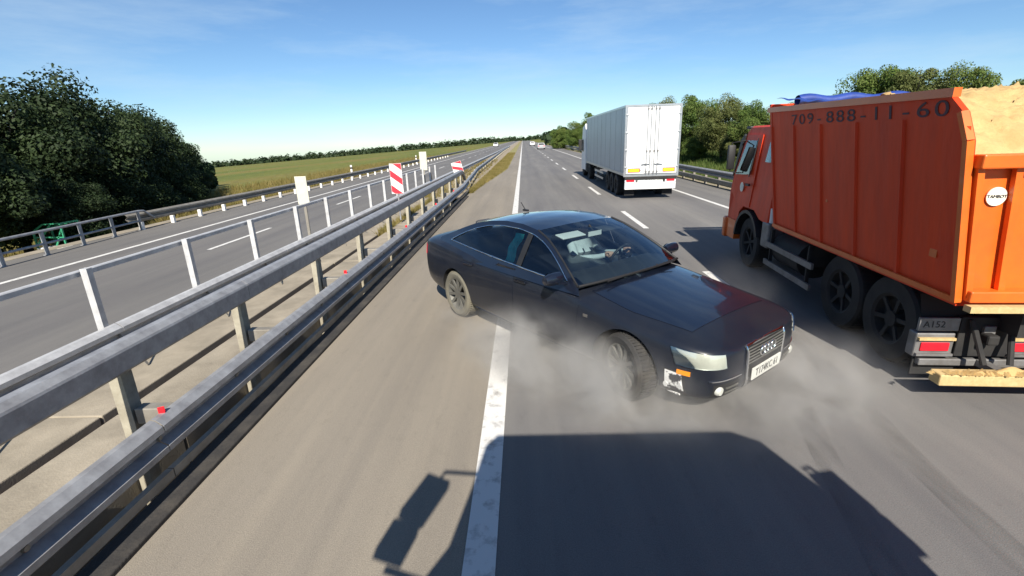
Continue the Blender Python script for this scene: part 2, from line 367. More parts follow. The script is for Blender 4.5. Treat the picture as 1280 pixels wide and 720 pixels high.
# ================================================================== barriers
WPROF = [(0.0, .156), (.028, .150), (.080, .105), (.083, .06), (.012, .018), (.012, -.018), (.083, -.06), (.080, -.105), (.028, -.150), (.0, -.156)]
BOXP = [(-.05, .115), (.02, .115), (.068, .078), (.075, .06), (.075, -.085), (.03, -.12), (-.05, -.12)]
def beam(prof, pts, closed=False, flip=1, thick=0.006):
    """Sweep a rail profile (out, up) along points; flip=-1 turns its face to the left."""
    b = MB(); n = len(prof)
    full = list(prof) if closed else list(prof) + [(a - thick, z) for a, z in prof[::-1]]
    m = len(full); P = [Vector(p) for p in pts]
    for i, p in enumerate(P):
        d = (P[min(i + 1, len(P) - 1)] - P[max(i - 1, 0)]); s = Vector((d.y, -d.x, 0)).normalized() * flip
        b.v += [tuple(p + s * a + Vector((0, 0, z))) for a, z in full]
    for i in range(len(P) - 1):
        b.f += [(i * m + k, i * m + (k + 1) % m, (i + 1) * m + (k + 1) % m, (i + 1) * m + k) for k in range(m)]
    b.f += [tuple(range(m)), tuple((len(P) - 1) * m + k for k in range(m))[::-1]]
    return b
def cpost(w, d, z0, z1, t=0.012):
    """C-section post, web towards the traffic."""
    b = MB(); b.box(-d / 2, d / 2, -w / 2, -w / 2 + t, z0, z1); b.box(-d / 2, d / 2, w / 2 - t, w / 2, z0, z1); b.box(d / 2 - t, d / 2, -w / 2 + t, w / 2 - t, z0, z1)
    b.box(-d / 2, d / 2 - t, -w / 2 + t, w / 2 - t, z1 - 0.01, z1 - 0.002)
    return b
def near_x(y): return -2.755 if y < 22 else -2.755 - 0.62 * min(1, (y - 22) / 14) - 0.5 * min(1, max(0, (y - 36) / 60))
rail = thing('median_guardrail', 'grey steel two-beam guardrail along the near edge of the median', 'guardrail', (0, 0, 0))
y = -3.0
low = []
while y < 150:
    L = 3.0 if y < 22 else (4.0 if y < 60 else 15.0)
    pts = [(near_x(yy), yy, 0.45) for yy in ladder(y, y + L - 0.012, 4)]
    o = beam(WPROF, pts).build('lower_beam', M_GALV, rail, smooth=25); y += L
bolt = None
for yy in [k * 1.0 - 3 for k in range(0, 26)]:
    b = MB().lathe([(0, .02), (.018, .018), (.022, 0)], 8, 'x')
    if bolt is None: bolt = b.build('bolt', M_GALVD, rail, loc=(near_x(yy) + 0.012, yy, .45))
    else: copy_part(bolt, (near_x(yy) + 0.012, yy, .45))
for y in range(-3, 22, 3):
    b = MB(); b.bar((-2.715, y, .155), (-2.715, y + 2.99, .155), .05, .07); b.build('rub_rail', M_GALVD, rail)
y = -3.0
while y < 24.5:
    L = min(4.0, 24.9 - y)
    beam(BOXP, [(-3.14, y, 0.97), (-3.14, y + L - 0.01, 0.97)], closed=True).build('upper_beam', M_GALV, rail); y += 4.0
beam(BOXP, [(-3.14, 24.9, 0.97), (-3.13, 25.4, 0.86), (-3.10, 25.75, 0.55), (-3.08, 25.9, 0.2)], closed=True).build('terminal_beam', M_GALVD, rail)
post = None; spacer = None; refl = None
pys = [-0.4, 1.55, 3.35, 5.0, 7.1, 9.15, 11.3, 13.3, 15.3, 17.3, 19.3, 21.3, 23.3, 25.2]
for i, yy in enumerate(pys):
    if post is None:
        post = cpost(0.11, 0.11, -0.5, 0.955).build('post', M_POST, rail, loc=(-3.225, yy, 0))
        b = MB(); b.box(-0.19, 0.19, -0.05, 0.05, -0.07, 0.07, bev=0.008); spacer = b.build('spacer', M_GALVD, rail, loc=(-2.96, yy, 0.45))
    else:
        copy_part(post, (-3.225, yy, 0)); copy_part(spacer, (-2.96, yy, 0.45))
for yy in (3.1, 7.0, 11.0, 15.0, 19.0):
    if refl is None:
        b = MB(); b.box(-0.004, 0.004, -0.022, 0.022, 0, 0.042, bev=0.003); b.box(-0.03, 0.01, -0.02, 0.02, -0.03, 0.005); refl = b.build('reflector', M_RED, rail, loc=(-2.75, yy, 0.61))
        refl.rotation_euler = (0, 0, R(-60))
        tag(refl, 'small red reflector clipped on the lower beam')
    else: copy_part(refl, (-2.75, yy, 0.61))
post2 = None
for k in range(40):
    yy = 28 + 3.0 * k
    if post2 is None: post2 = cpost(0.1, 0.12, -0.1, 0.58).build('post', M_POST, rail, loc=(near_x(yy) - 0.07, yy, 0))
    else: copy_part(post2, (near_x(yy) - 0.07, yy, 0))

far = thing('median_guardrail', 'grey steel guardrail on the far edge of the median, its back and tall posts showing', 'guardrail')
def opp_x(y): return -4.75 if y < 20 else -4.75 + 0.35 * min(1, (y - 20) / 60)
y = -3.0
while y < 150:
    L = 4.0 if y < 60 else 15.0
    beam(WPROF, [(opp_x(yy) + 0.065, yy, 0.47) for yy in ladder(y, y + L - 0.012, 3)]).build('lower_beam', M_GALVL, far, smooth=25); y += L
y = -3.0
TOPR = [(-.03, .03), (.022, .03), (.03, .02), (.03, -.03), (-.03, -.03)]
while y < 22:
    beam(TOPR, [(-4.84, y, 1.24), (-4.84, y + 3.99, 1.24)], closed=True).build('top_rail', M_GALVL, far); y += 4
beam(TOPR, [(-4.84, 25.0, 1.24), (-4.84, 25.5, 1.12), (-4.84, 25.9, .5)], closed=True).build('terminal_rail', M_GALVD, far)
post = brace = foot = None
for k in range(17):
    yy = -0.15 + 1.66 * k + (0.06 if k % 3 == 0 else 0)
    if post is None:
        post = cpost(0.068, 0.075, 0.08, 1.30, .008).build('post', M_GALVL, far, loc=(-4.73, yy, 0))
        b = MB(); b.bar((0, 0, 0.55), (0.26, 0.02, 0.11), 0.035, 0.012); brace = b.build('brace', M_GALVD, far, loc=(-4.68, yy + 0.07, 0))
        b = MB(); b.box(-.14, .16, -.10, .10, 0.10, 0.125, bev=0.004)
        for sx in (-.1, .12):
            for sy in (-.07, .07): b.lathe([(0, .155), (.014, .155), (.014, .12)], 6, 'z', (sx, sy, 0))
        foot = b.build('base_plate', M_GALVD, far, loc=(-4.73, yy, 0))
    else:
        copy_part(post, (-4.73, yy, 0)); copy_part(brace, (-4.68, yy + 0.07, 0)); copy_part(foot, (-4.73, yy, 0))

# far edge of the opposite carriageway: a two-rail bridge railing that passes into a low guardrail
def brx(y): return -12.75 + 0.75 * min(1, max(0, (15.6 - y) / 8))
brail = thing('bridge_railing', 'low grey steel two-rail railing beside the dark trees', 'railing')
for zz, r in ((0.62, 0.035), (0.30, 0.03)):
    y = -2.0
    while y < 15.5:
        e = min(y + 3.0, 15.6); b = MB(); b.tube([(brx(y), y, zz), (brx(e), e - 0.01, zz)], r, 8); b.build('rail', M_GALV, brail, smooth=40); y += 3.0
b = MB(); b.tube([(-12.75, 15.6, .62), (-12.75, 15.85, .60), (-12.78, 16.3, .30)], 0.035, 8); b.build('rail', M_GALV, brail, smooth=40)
post = None
for k in range(15):
    yy = -1.5 + 1.22 * k
    if post is None:
        b = MB(); b.box(-.035, .035, -.03, .03, -.1, .62); b.box(-.07, .07, -.06, .06, -.05, .02); post = b.build('post', M_GALV, brail, loc=(brx(yy), yy, 0))
    else: copy_part(post, (brx(yy), yy, 0))
lrail = thing('roadside_guardrail', 'low guardrail with short pale posts in front of the meadow', 'guardrail')
def lx(y): return -12.9 + 0.25 * min(1, (y - 15) / 20)
y = 15.2
while y < 110:
    L = 4.0 if y < 50 else 12
    beam(WPROF, [(lx(yy), yy, 0.40) for yy in ladder(y, y + L - .012, 2)]).build('beam', M_GALVD, lrail, smooth=25); y += L
post = None
for k in range(34):
    yy = 15.6 + 1.45 * k * (1 + 0.012 * k)
    if post is None:
        b = MB(); b.box(-.06, .06, -.05, .05, -.1, .5); post = b.build('post', M_SIGNW, lrail, loc=(lx(yy) + .16, yy, 0))
        post.scale = (1, 1, .52)
    else: copy_part(post, (lx(yy) + .16, yy, 0))
# right edge guardrail
rrail = thing('roadside_guardrail', 'grey steel guardrail along the right road edge below the bushes', 'guardrail')
y = 8.0
def rx(y): return 9.05 + 0.9 * min(1, max(0, (y - 22) / 60))
while y < 150:
    L = 4.0 if y < 50 else 14
    beam(WPROF, [(rx(yy), yy, 0.62) for yy in ladder(y, y + L - .012, 2)], flip=-1).build('upper_beam', M_GALV, rrail, smooth=25)
    beam(BOXP, [(rx(yy) + .05, yy, 0.24) for yy in ladder(y, y + L - .012, 2)], flip=-1, closed=True).build('lower_beam', M_GALVD, rrail); y += L
post = None
for k in range(45):
    yy = 8.5 + 1.5 * k * (1 + 0.01 * k)
    if post is None: post = cpost(.09, .11, -.1, .72).build('post', M_GALVD, rrail, loc=(rx(yy) + .1, yy, 0))
    else: copy_part(post, (rx(yy) + .1, yy, 0))

# ================================================================== signs and markers
def chevron_sign(loc, w, h, label, rz=0.0):
    t = thing('marker_sign', label, 'sign', loc, rz)
    b = MB(); b.tube([(0, .03, -.8), (0, .03, h)], .025, 8); b.build('pole', M_GALV, t)
    b = MB(); b.box(-w / 2, w / 2, -.006, .008, 0, h, bev=.003); b.build('plate', M_SIGNW, t)
    for z0 in (-0.12 * h, 0.38 * h, 0.88 * h):       # red stripes falling to the right, clipped by the plate
        poly = [(-w / 2, z0 + .42 * h), (w / 2, z0 + .12 * h), (w / 2, z0 - .10 * h), (-w / 2, z0 + .20 * h)]
        out = []
        for a, bb in zip(poly, poly[1:] + poly[:1]):
            for t_ in (0, .25, .5, .75): out.append((a[0] + (bb[0] - a[0]) * t_, min(h - .004, max(.004, a[1] + (bb[1] - a[1]) * t_))))
        q = MB(); n = 5
        q.grid(lambda u, v: (-w / 2 * .96 + u * w * .96, -.009, min(h - .006, max(.006, z0 + .42 * h - .30 * h * u - .22 * h * v))), ladder(0, 1, 6), ladder(0, 1, 4))
        q.build('stripe', M_SIGNR, t)
    return t
chevron_sign((-3.80, 14.6, 1.02), 0.36, 0.88, 'upright red and white striped plate standing on the median')
chevron_sign((-3.55, 27.4, 0.62), 0.55, 0.78, 'small tilted red and white striped plate farther along the median', R(10)).rotation_euler = (0, R(-14), R(8))
def plain_sign(loc, w, h, label):
    t = thing('marker_sign', label, 'sign', loc)
    b = MB(); b.box(-w / 2, w / 2, -.01, .01, 0, h, bev=.004); b.build('plate', M_SIGNB, t)
    b = MB(); b.box(-.03, .03, .011, .04, -1.0, h * .9); b.build('post', M_GALVD, t)
    for z in (.25, .75): bb = MB(); bb.box(-w / 2 * .8, w / 2 * .8, 0.011, .03, h * z - .02, h * z + .02); bb.build('bracket', M_GALVD, t)
    return t
plain_sign((-4.98, 10.85, 1.22), 0.26, 0.62, 'pale blank sign back on the far median posts, the nearer one')
plain_sign((-4.75, 23.5, 1.20), 0.34, 0.85, 'pale blank sign back beyond the striped plate')
M_DEL = mat('marker_yellow', (0.62, 0.50, 0.12), 0.6, var=0.2)
def delineator(loc, label):
    t = thing('marker_post', label, 'marker post', loc)
    b = MB(); b.box(-.07, .07, -.05, .05, -.3, .85, bev=.01); b.build('post', M_SIGNW, t)
    b = MB(); b.box(-.071, .071, -.052, .052, .55, .70); b.build('band', mat('marker_band', (.03, .03, .03), .6), t)
delineator((-13.6, 38.8, .1), 'short white marker post by the meadow, left of the pair')
delineator((-13.4, 62.0, .1), 'short white marker post by the meadow, the farther one')
# green steel frame behind the bridge railing
gf = thing('stair_frame', 'green steel stair frame below the trees behind the railing', 'frame', (-14.2, 13.9, 0.10), scale=.72)
M_GREEN = mat('green_paint', (0.04, 0.30, 0.16), 0.45, var=0.3, vscale=6)
for i, (a, c) in enumerate((((-.7, 0, -1.0), (-.7, 0, .30)), ((.55, 0, -1.0), (.55, 0, .62)), ((-.7, .8, -1.0), (-.7, .8, .35)), ((.55, .8, -1.0), (.55, .8, .62)))):
    b = MB(); b.bar(a, c, .06, .06); b.build('upright', M_GREEN, gf)
for a, c in (((-.7, 0, .28), (-.2, 0, .58)), ((-.2, 0, .58), (.58, 0, .60)), ((-.7, .8, .33), (.58, .8, .60)), ((-.7, 0, .05), (.55, 0, .02)), ((-.7, 0, -.3), (.1, 0, .55)), ((.55, 0, .6), (.55, .8, .6)), ((-.7, 0, .28), (-.7, .8, .33)), ((.1, 0, -.4), (.5, 0, .3))):
    b = MB(); b.bar(a, c, .05, .05); b.build('rail', M_GREEN, gf)
b = MB(); b.box(-.5, .7, -.25, .2, -.42, -.36, bev=.01); b.build('step', M_SIGNW, gf)
# ================================================================== the dark sedan that slides across the lane
M_CARP = mat('navy_paint', (0.006, 0.009, 0.019), 0.28, 0.0, var=0.25, vscale=1.5, coat=1.0)
M_DUSTY = mat('dusty_navy_paint', (0.006, 0.009, 0.018), 0.36, 0.0, col2=(0.014, 0.016, 0.022), vscale=2.2, coat=0.3, detail=9, spec=0.35)
M_CHROME = mat('chrome', (0.78, 0.79, 0.80), 0.12, 1.0)
M_BLACKP = mat('black_plastic', (0.016, 0.016, 0.017), 0.55, var=0.3)
M_TYRE = mat('tyre', (0.028, 0.027, 0.026), 0.85, col2=(0.075, 0.068, 0.058), vscale=5, contrast=(0.45, 0.8), bump=0.3, bscale=60)
M_TYRED = mat('dusty_tyre', (0.10, 0.095, 0.075), 0.9, col2=(0.17, 0.155, 0.115), vscale=5, bump=0.3, bscale=60)
M_RIM = mat('alloy', (0.22, 0.22, 0.20), 0.5, 0.5, col2=(0.12, 0.115, 0.10), vscale=5)
M_DARK = mat('wheel_well', (0.008, 0.008, 0.008), 0.9)
M_INT = mat('cabin_trim', (0.022, 0.023, 0.026), 0.8, var=0.3)
M_SEAT = mat('seat_leather', (0.055, 0.056, 0.06), 0.6, var=0.25)
M_GLASS = glass_mat('tinted_glass', (0.74, 0.80, 0.82), 0.03)
M_WSG = glass_mat('windscreen_glass', (0.66, 0.78, 0.80), 0.10)
M_LAMP = glass_mat('lamp_glass', (0.9, 0.92, 0.9), 0.08, 0.08)
M_LENS = mat('lamp_bowl', (0.72, 0.73, 0.66), 0.28, 0.25, var=0.15, vscale=8)
M_AMBER = mat('amber_lens', (0.80, 0.26, 0.01), 0.25)
M_BROKEN = mat('broken_bumper', (0.66, 0.66, 0.64), 0.5, col2=(0.03, 0.03, 0.035), vscale=8, contrast=(0.55, 0.60), detail=3)
M_PLATE = mat('number_plate', (0.72, 0.72, 0.66), 0.45, var=0.15, vscale=12)
M_INK = mat('plate_ink', (0.02, 0.02, 0.02), 0.6)
M_TEAL = mat('teal_cloth', (0.06, 0.60, 0.53), 0.8, var=0.3, vscale=8)
M_SHIRT = mat('pale_shirt', (0.62, 0.66, 0.66), 0.85, var=0.25, vscale=10)
M_SKIN = mat('skin', (0.48, 0.27, 0.19), 0.55, var=0.12, vscale=9)
M_HAIR = mat('hair', (0.03, 0.022, 0.016), 0.7, var=0.3)

def subsurf_mesh(b, lv, cutters=(), mats=()):
    """Smooth a cage with subdivision and cut the wheel wells; returns the finished mesh."""
    o = b.build('cage', None)
    s = o.modifiers.new('s', 'SUBSURF'); s.levels = lv; s.render_levels = lv
    tmp = []
    for c in cutters:
        k = c.build('cutter', None); tmp.append(k); k.data.materials.append(mats[-1])
        md = o.modifiers.new('b', 'BOOLEAN'); md.operation = 'DIFFERENCE'; md.object = k; md.solver = 'EXACT'; md.material_mode = 'TRANSFER'
    for m in mats[:-1] if len(mats) > 1 else mats: o.data.materials.append(m)
    bpy.context.view_layer.update()
    dg = bpy.context.evaluated_depsgraph_get()
    me = bpy.data.meshes.new_from_object(o.evaluated_get(dg))
    for x in tmp + [o]: bpy.data.objects.remove(x)
    return me
def link_mesh(name, me, parent):
    o = bpy.data.objects.new(name, me); COL.objects.link(o); o.parent = parent; return o
def outward(o, c):
    me = o.data; c = Vector(c)
    if sum((p.normal.dot(p.center - c)) * p.area for p in me.polygons) < 0: me.flip_normals()
    return o
def interp(xs, ys, x):
    return float(np.interp(x, xs, ys))

#      s     w     zb    zs    zt
ST = [(-.03, .42, .34, .61, .635), (0.0, .63, .25, .665, .685), (.07, .77, .20, .700, .725), (.24, .85, .19, .735, .785), (.52, .88, .18, .76, .835), (.97, .91, .18, .81, .895),
      (1.35, .915, .18, .865, .955), (1.62, .92, .18, .905, .985), (2.2, .925, .18, .93, .95), (3.0, .93, .18, .955, .965), (3.81, .925, .18, .985, 1.02), (4.12, .91, .19, 1.0, 1.065),
      (4.5, .885, .22, 1.0, 1.075), (4.78, .83, .26, .975, 1.05), (4.90, .74, .32, .93, .98), (4.94, .55, .40, .86, .88)]
def car_body_cage():
    b = MB(); n = None
    for s, w, zb, zs, zt in ST:
        half = [(0, zb), (.78 * w, zb), (.955 * w, zb + .05), (1.0 * w, zb + .30 * (zs - zb)), (1.005 * w, zs - .36 * (zs - zb)), (.985 * w, zs - .07), (.945 * w, zs + .005), (.62 * w, zs + .72 * (zt - zs)), (0, zt)]
        ring = [(-y, z) for y, z in half] + [(y, z) for y, z in half[-2:0:-1]]
        n = len(ring); b.v += [(2.39 - s, y, z) for y, z in ring]
    for i in range(len(ST) - 1):
        b.f += [(i * n + k, i * n + (k + 1) % n, (i + 1) * n + (k + 1) % n, (i + 1) * n + k) for k in range(n)]
    for base in (0, (len(ST) - 1) * n):       # end caps as quads between the two halves
        for k in range(n // 2 - 0):
            a, c = base + k, base + (k + 1); d, e = base + (n - k) % n, base + (n - k - 1) % n
            q = [];  [q.append(i) for i in (a, c, e, d) if i not in q]
            if len(q) >= 3: b.f.append(tuple(q))
    return b
def wheel_cutter(x, r, side):
    b = MB(); y0, y1 = (0.60, 1.2) if side > 0 else (-1.2, -0.60)
    b.lathe([(0, y0), (r, y0), (r, y1), (0, y1)], 40, 'y', (x, 0, .325)); return b
ARCH = [(.90, .955), (.76, 1.045), (.60, 1.145), (.42, 1.245), (.24, 1.33), (.04, 1.39), (-.25, 1.425), (-.6, 1.425), (-.92, 1.39), (-1.2, 1.33), (-1.48, 1.235), (-1.72, 1.14), (-1.98, 1.05)]
DLO = [(.74, .985), (.66, 1.045), (.54, 1.125), (.38, 1.215), (.21, 1.29), (.02, 1.342), (-.25, 1.372), (-.6, 1.370), (-.90, 1.335), (-1.14, 1.275), (-1.34, 1.205), (-1.50, 1.135), (-1.64, 1.068)]
def side_y(x, z):
    return .885 - .50 * (z - .95) - .20 * max(0, z - .95) ** 2 - .045 * ((x + .35) / 1.35) ** 2
def dlo_bottom(x): return .965 + (.72 - x) * .040
def curve_pts(c, n):
    P = [Vector((a, 0, z)) for a, z in c]; d = [0]
    for i in range(1, len(P)): d.append(d[-1] + (P[i] - P[i - 1]).length)
    return [(interp(d, [p.x for p in P], t), interp(d, [p.z for p in P], t)) for t in ladder(0, d[-1], n)]

def wheel(parent, loc, r, w, side, rim_r, tyre_m, steer=0.0, spokes=10, name='wheel'):
    h = bpy.data.objects.new(name, None); COL.objects.link(h); h.parent = parent; h.location = loc; h.rotation_euler = (0, rnd.uniform(0, 1), steer)
    h.rotation_mode = 'YXZ'
    hw = w / 2
    b = MB(); b.lathe([(rim_r, -hw * .9), (rim_r + .02, -hw), (r - .035, -hw), (r - .008, -hw * .8), (r, -hw * .55), (r, hw * .55), (r - .008, hw * .8), (r - .035, hw), (rim_r + .02, hw), (rim_r, hw * .9)], 40, 'y', closed=True)
    for k in range(60):                                   # tread blocks
        t = 2 * math.pi * k / 60; ca, sa = math.cos(t), math.sin(t)
        b.bar((ca * (r + .001), -hw * .7, sa * (r + .001)), (ca * (r + .001), hw * .7, sa * (r + .001)), .006, .014, (ca, 0, sa))
    b.build('tyre', tyre_m, h, smooth=30)
    b = MB(); s = side
    b.lathe([(rim_r + .012, s * hw * .93), (rim_r - .012, s * hw * .85), (rim_r - .03, s * hw * .2), (rim_r * .35, s * hw * -.1)], 40, 'y')
    for k in range(spokes):
        t = 2 * math.pi * k / spokes; ca, sa = math.cos(t), math.sin(t)
        b.bar((ca * .05, s * hw * .62, sa * .05), (ca * (rim_r - .01), s * hw * .78, sa * (rim_r - .01)), rim_r * .17, .022, (0, 1, 0))
    b.lathe([(0, s * hw * .72), (.05, s * hw * .72), (.062, s * hw * .5)], 16, 'y')
    for k in range(5):
        t = 2 * math.pi * k / 5; b.lathe([(0, s * hw * .70), (.008, s * hw * .70), (.008, s * hw * .5)], 6, 'y', (.035 * math.cos(t), 0, .035 * math.sin(t)))
    b.build('rim', M_RIM, h, smooth=30)
    return h

def make_car():
    car = thing('car', 'dark navy sedan sliding sideways across the lane in tyre smoke, front bumper broken', 'car', (.625, 6.07, 0), R(-51), scale=1.03)
    car.rotation_euler = (0, R(0.6), R(-51))
    cuts = [wheel_cutter(1.55, .375, s) for s in (1, -1)] + [wheel_cutter(-1.423, .375, s) for s in (1, -1)]
    me = subsurf_mesh(car_body_cage(), 3, cuts, (M_DUSTY, M_DARK)); smooth_mesh(me, 30)
    body = link_mesh('body', me, car)
    bm = bmesh.new(); bm.from_mesh(subsurf_mesh(car_body_cage(), 3)); bvh = BVHTree.FromBMesh(bm)
    def hit(o, d):
        r = bvh.ray_cast(Vector(o), Vector(d)); return r[0], r[1]
    def skin_patch(name, pts_grid, d, off, m, parent, back=2.0, thick=0.0):
        """A curved panel: rays along d meet the body; the panel stands off by a few millimetres."""
        nv = len(pts_grid[0]); V = []; N = []
        for row in pts_grid:
            for p in row:
                h_, nn = hit(Vector(p) - Vector(d) * back, d)
                if h_ is None: h_, nn = Vector(p), -Vector(d)
                V.append(h_); N.append(nn)
        b = MB(); k = len(V); nu = len(pts_grid)
        top = [v + n_ * off for v, n_ in zip(V, N)]; bot = [v - n_ * .006 for v, n_ in zip(V, N)]
        b.v = [tuple(p) for p in top + bot]
        b.f = [(i * nv + j, (i + 1) * nv + j, (i + 1) * nv + j + 1, i * nv + j + 1) for i in range(nu - 1) for j in range(nv - 1)]
        edge = [j for j in range(nv)] + [i * nv + nv - 1 for i in range(1, nu)] + [(nu - 1) * nv + j for j in range(nv - 2, -1, -1)] + [i * nv for i in range(nu - 2, 0, -1)]
        b.f += [(edge[i], edge[(i + 1) % len(edge)], k + edge[(i + 1) % len(edge)], k + edge[i]) for i in range(len(edge))]
        return b.build(name, m, parent, smooth=40)
    def quad(c00, c10, c11, c01, nu, nv, f):
        """bilinear grid in two coordinates turned to 3D by f"""
        return [[f(*[(1 - u) * ((1 - v) * c00[i] + v * c01[i]) + u * ((1 - v) * c10[i] + v * c11[i]) for i in (0, 1)]) for v in ladder(0, 1, nv)] for u in ladder(0, 1, nu)]
    for side in (-1, 1):
        f = lambda x, z: (x, side * .9, z); d = (0, -side, 0)
        fd = skin_patch('door', quad((.93, .30), (-.075, .29), (-.075, .94), (.97, .905), 14, 10, f), d, .004, M_DUSTY, car)
        # rear door follows the wheel arch
        def rear(u, v):
            z = .29 + (.965 - .29) * v
            dz = z - .325; arch = -1.423 + math.sqrt(max(.0, .395 ** 2 - dz * dz)) if abs(dz) < .395 else -1.2
            xr = max(arch, -1.16 + .12 * (1 - v)) if z < .75 else -1.16 - .10 * max(0, v - .6)
            return (-.088 + (xr + .088) * u, side * .9, z)
        rd = skin_patch('door', [[rear(u, v) for v in ladder(0, 1, 14)] for u in ladder(0, 1, 14)], d, .004, M_DUSTY, car)
        for dr, hx in ((fd, .06), (rd, -1.03)):
            h_, nn = hit((hx, side * 2, .845), d); b = MB(); yy = h_.y
            b.box(hx - .10, hx + .10, yy + side * .012, yy + side * .034, .835, .860, bev=.006); b.box(hx - .09, hx - .07, yy - side * .004, yy + side * .02, .838, .857); b.box(hx + .07, hx + .09, yy - side * .004, yy + side * .02, .838, .857)
            b.build('door_handle', M_CARP, dr)
            b = MB(); b.box(hx - .095, hx + .095, yy + side * .032, yy + side * .0365, .855, .861); b.build('handle_trim', M_CHROME, dr)
        b = MB()                                        # sill trim strip
        rows = [[(x, side * .9, z) for z in (.215, .245)] for x in ladder(1.0, -1.0, 16)]
        skin_patch('sill', rows, d, .012, M_CARP, car)
        # pillars and window frame, skin of the cabin side
        N = 48; oa = curve_pts(ARCH, N); ia = curve_pts(DLO, N)
        b = MB(); b.v = [(x, side * side_y(x, z), z) for x, z in oa] + [(x, side * (side_y(x, z) + .001), z) for x, z in ia]
        b.f = [(i, i + 1, N + 2 + i, N + 1 + i) for i in range(N)]
        low_o = [(x, side * side_y(x, .88), .88) for x in ladder(.95, -2.0, N)]
        mid = [(x, dlo_bottom(x)) for x in ladder(.74, -1.64, N)]
        k = len(b.v); b.v += [(x, side * (side_y(x, z) + .001), z) for x, z in mid]; b.v += low_o
        b.f += [(k + i, k + i + 1, k + N + 2 + i, k + N + 1 + i) for i in range(N)]
        b.f += [(0, N + 1, k, k + N + 1), (N, k + 2 * N + 1, k + N, 2 * N + 1)]
        b.build('side_frame', M_CARP, car, smooth=35)
        # side windows
        def window(x0, x1, nm, parent):
            bb = MB(); xs_ = ladder(x0, x1, 18)
            dx_ = [p[0] for p in DLO][::-1]; dz_ = [p[1] for p in DLO][::-1]
            bb.grid(lambda x, v: (lambda z: (x, side * (side_y(x, z) - .004), z))(dlo_bottom(x) + (max(interp(dx_, dz_, x), dlo_bottom(x) + .004) - dlo_bottom(x)) * v), xs_, ladder(0, 1, 6))
            return outward(bb.build(nm, M_GLASS, parent, smooth=60, recalc=False), (-.4, 0, .9))
        window(.735, -.005, 'window', fd); window(-.095, -1.635, 'window', rd)
        b = MB(); b.grid(lambda v, u: (lambda x, z: (x, side * (side_y(x, z) + .003), z))(-.005 - .09 * u, dlo_bottom(-.05) + (1.352 - dlo_bottom(-.05)) * v), ladder(0, 1, 6), (0, .5, 1)); b.build('center_pillar', M_BLACKP, car)
        b = MB(); b.tube([(x, side * (side_y(x, z) + .006), z) for x, z in ia], .007, 6)
        b.tube([(x, side * (side_y(x, z) + .010), z) for x, z in mid], .010, 6); b.build('window_trim', M_CHROME, car, smooth=60)
        # door mirror
        b = MB(); y0 = side * .93
        b.lathe([(0, -.10), (.05, -.095), (.075, -.05), (.08, .02), (.074, .07), (.0, .075)], 16, 'y')
        mm = Matrix.Translation((.70, y0 + side * .07, 1.03)) @ Matrix.Diagonal((.75, 1.25, .85, 1)); b.v = [tuple(mm @ Vector(p)) for p in b.v]
        b.bar((.72, side * .84, .965), (.71, side * .97, .985), .07, .03)
        mi = b.build('door_mirror', M_CARP, car, smooth=50)
        b = MB(); b.lathe([(0, 0), (.058, 0), (.062, .006)], 20, 'x'); mm = Matrix.Translation((.636, y0 + side * .07, 1.03)) @ Matrix.Diagonal((1, 1.5, .85, 1)); b.v = [tuple(mm @ Vector(p)) for p in b.v]
        b.build('mirror_glass', M_CHROME, mi)
        # headlamp
        g = quad((-.225, .548), (.165, .552), (.20, .690), (-.205, .662), 12, 6, lambda t_, z_: (2.10 - .66 * t_, side * (.655 + .75 * t_), z_))
        hl = skin_patch('headlight', g, (-.75, -side * .66, 0), .004, M_LENS, car)
        skin_patch('lens', g, (-.75, -side * .66, 0), .016, M_LAMP, hl)
        # lower intake, fog lamp and the amber marker
        skin_patch('air_intake', quad((side * .40, .27), (side * .70, .275), (side * .70, .40), (side * .40, .395), 8, 5, lambda y_, z_: (2.3, y_, z_)), (-1, 0, 0), .003, M_BLACKP, car)
        skin_patch('intake_trim', quad((side * .39, .425), (side * .74, .43), (side * .74, .441), (side * .39, .436), 10, 2, lambda y_, z_: (2.3, y_, z_)), (-1, 0, 0), .010, M_CHROME, car)
        for zz in (.30, .345): skin_patch('intake_slat', quad((side * .42, zz), (side * .58, zz), (side * .58, zz + .012), (side * .42, zz + .012), 6, 2, lambda y_, z_: (2.3, y_, z_)), (-1, 0, 0), .012, M_RIM, car)
        h_, nn = hit((4, side * .64, .335), (-1, 0, 0)); b = MB(); b.lathe([(0, .02), (.035, .018), (.045, 0), (.045, -.03)], 16, 'x', tuple(h_)); b.build('fog_lamp', M_LENS, car, smooth=40)
        h_, nn = hit((1.98, side * 3, .475), (0, -side, 0))
        skin_patch('side_marker', quad((2.20, .467), (2.09, .467), (2.09, .507), (2.20, .507), 5, 3, lambda x_, z_: (x_, side * .9, z_)), (0, -side, 0), .008, M_AMBER, car)
        # tail lamp
        skin_patch('tail_light', quad((side * .42, .74), (side * .82, .74), (side * .82, .88), (side * .42, .90), 8, 4, lambda y_, z_: (-2.5, y_, z_)), (1, 0, 0), .008, M_SIGNR, car)
        wheel(car, (1.55, side * .80, .325), .325, .225, side, .225, M_TYRE, R(-16))
        wheel(car, (-1.423, side * .80, .325), .325, .225, side, .225, M_TYRED if side < 0 else M_TYRE)
        # front and rear seats
        for sx in (.0, -.85):
            if True:
                b = MB(); b.box(sx - .5, sx + .1, side * .38 - .25, side * .38 + .25, .55, .72, bev=.04)
                b.box(sx - .62, sx - .42, side * .38 - .24, side * .38 + .24, .62, 1.14, bev=.05); b.box(sx - .62, sx - .52, side * .38 - .13, side * .38 + .13, 1.16, 1.32, bev=.04); b.box(sx - .59, sx - .57, side * .38 - .05, side * .38 + .05, 1.1, 1.2)
                b.build('seat', M_SEAT, car, smooth=50)
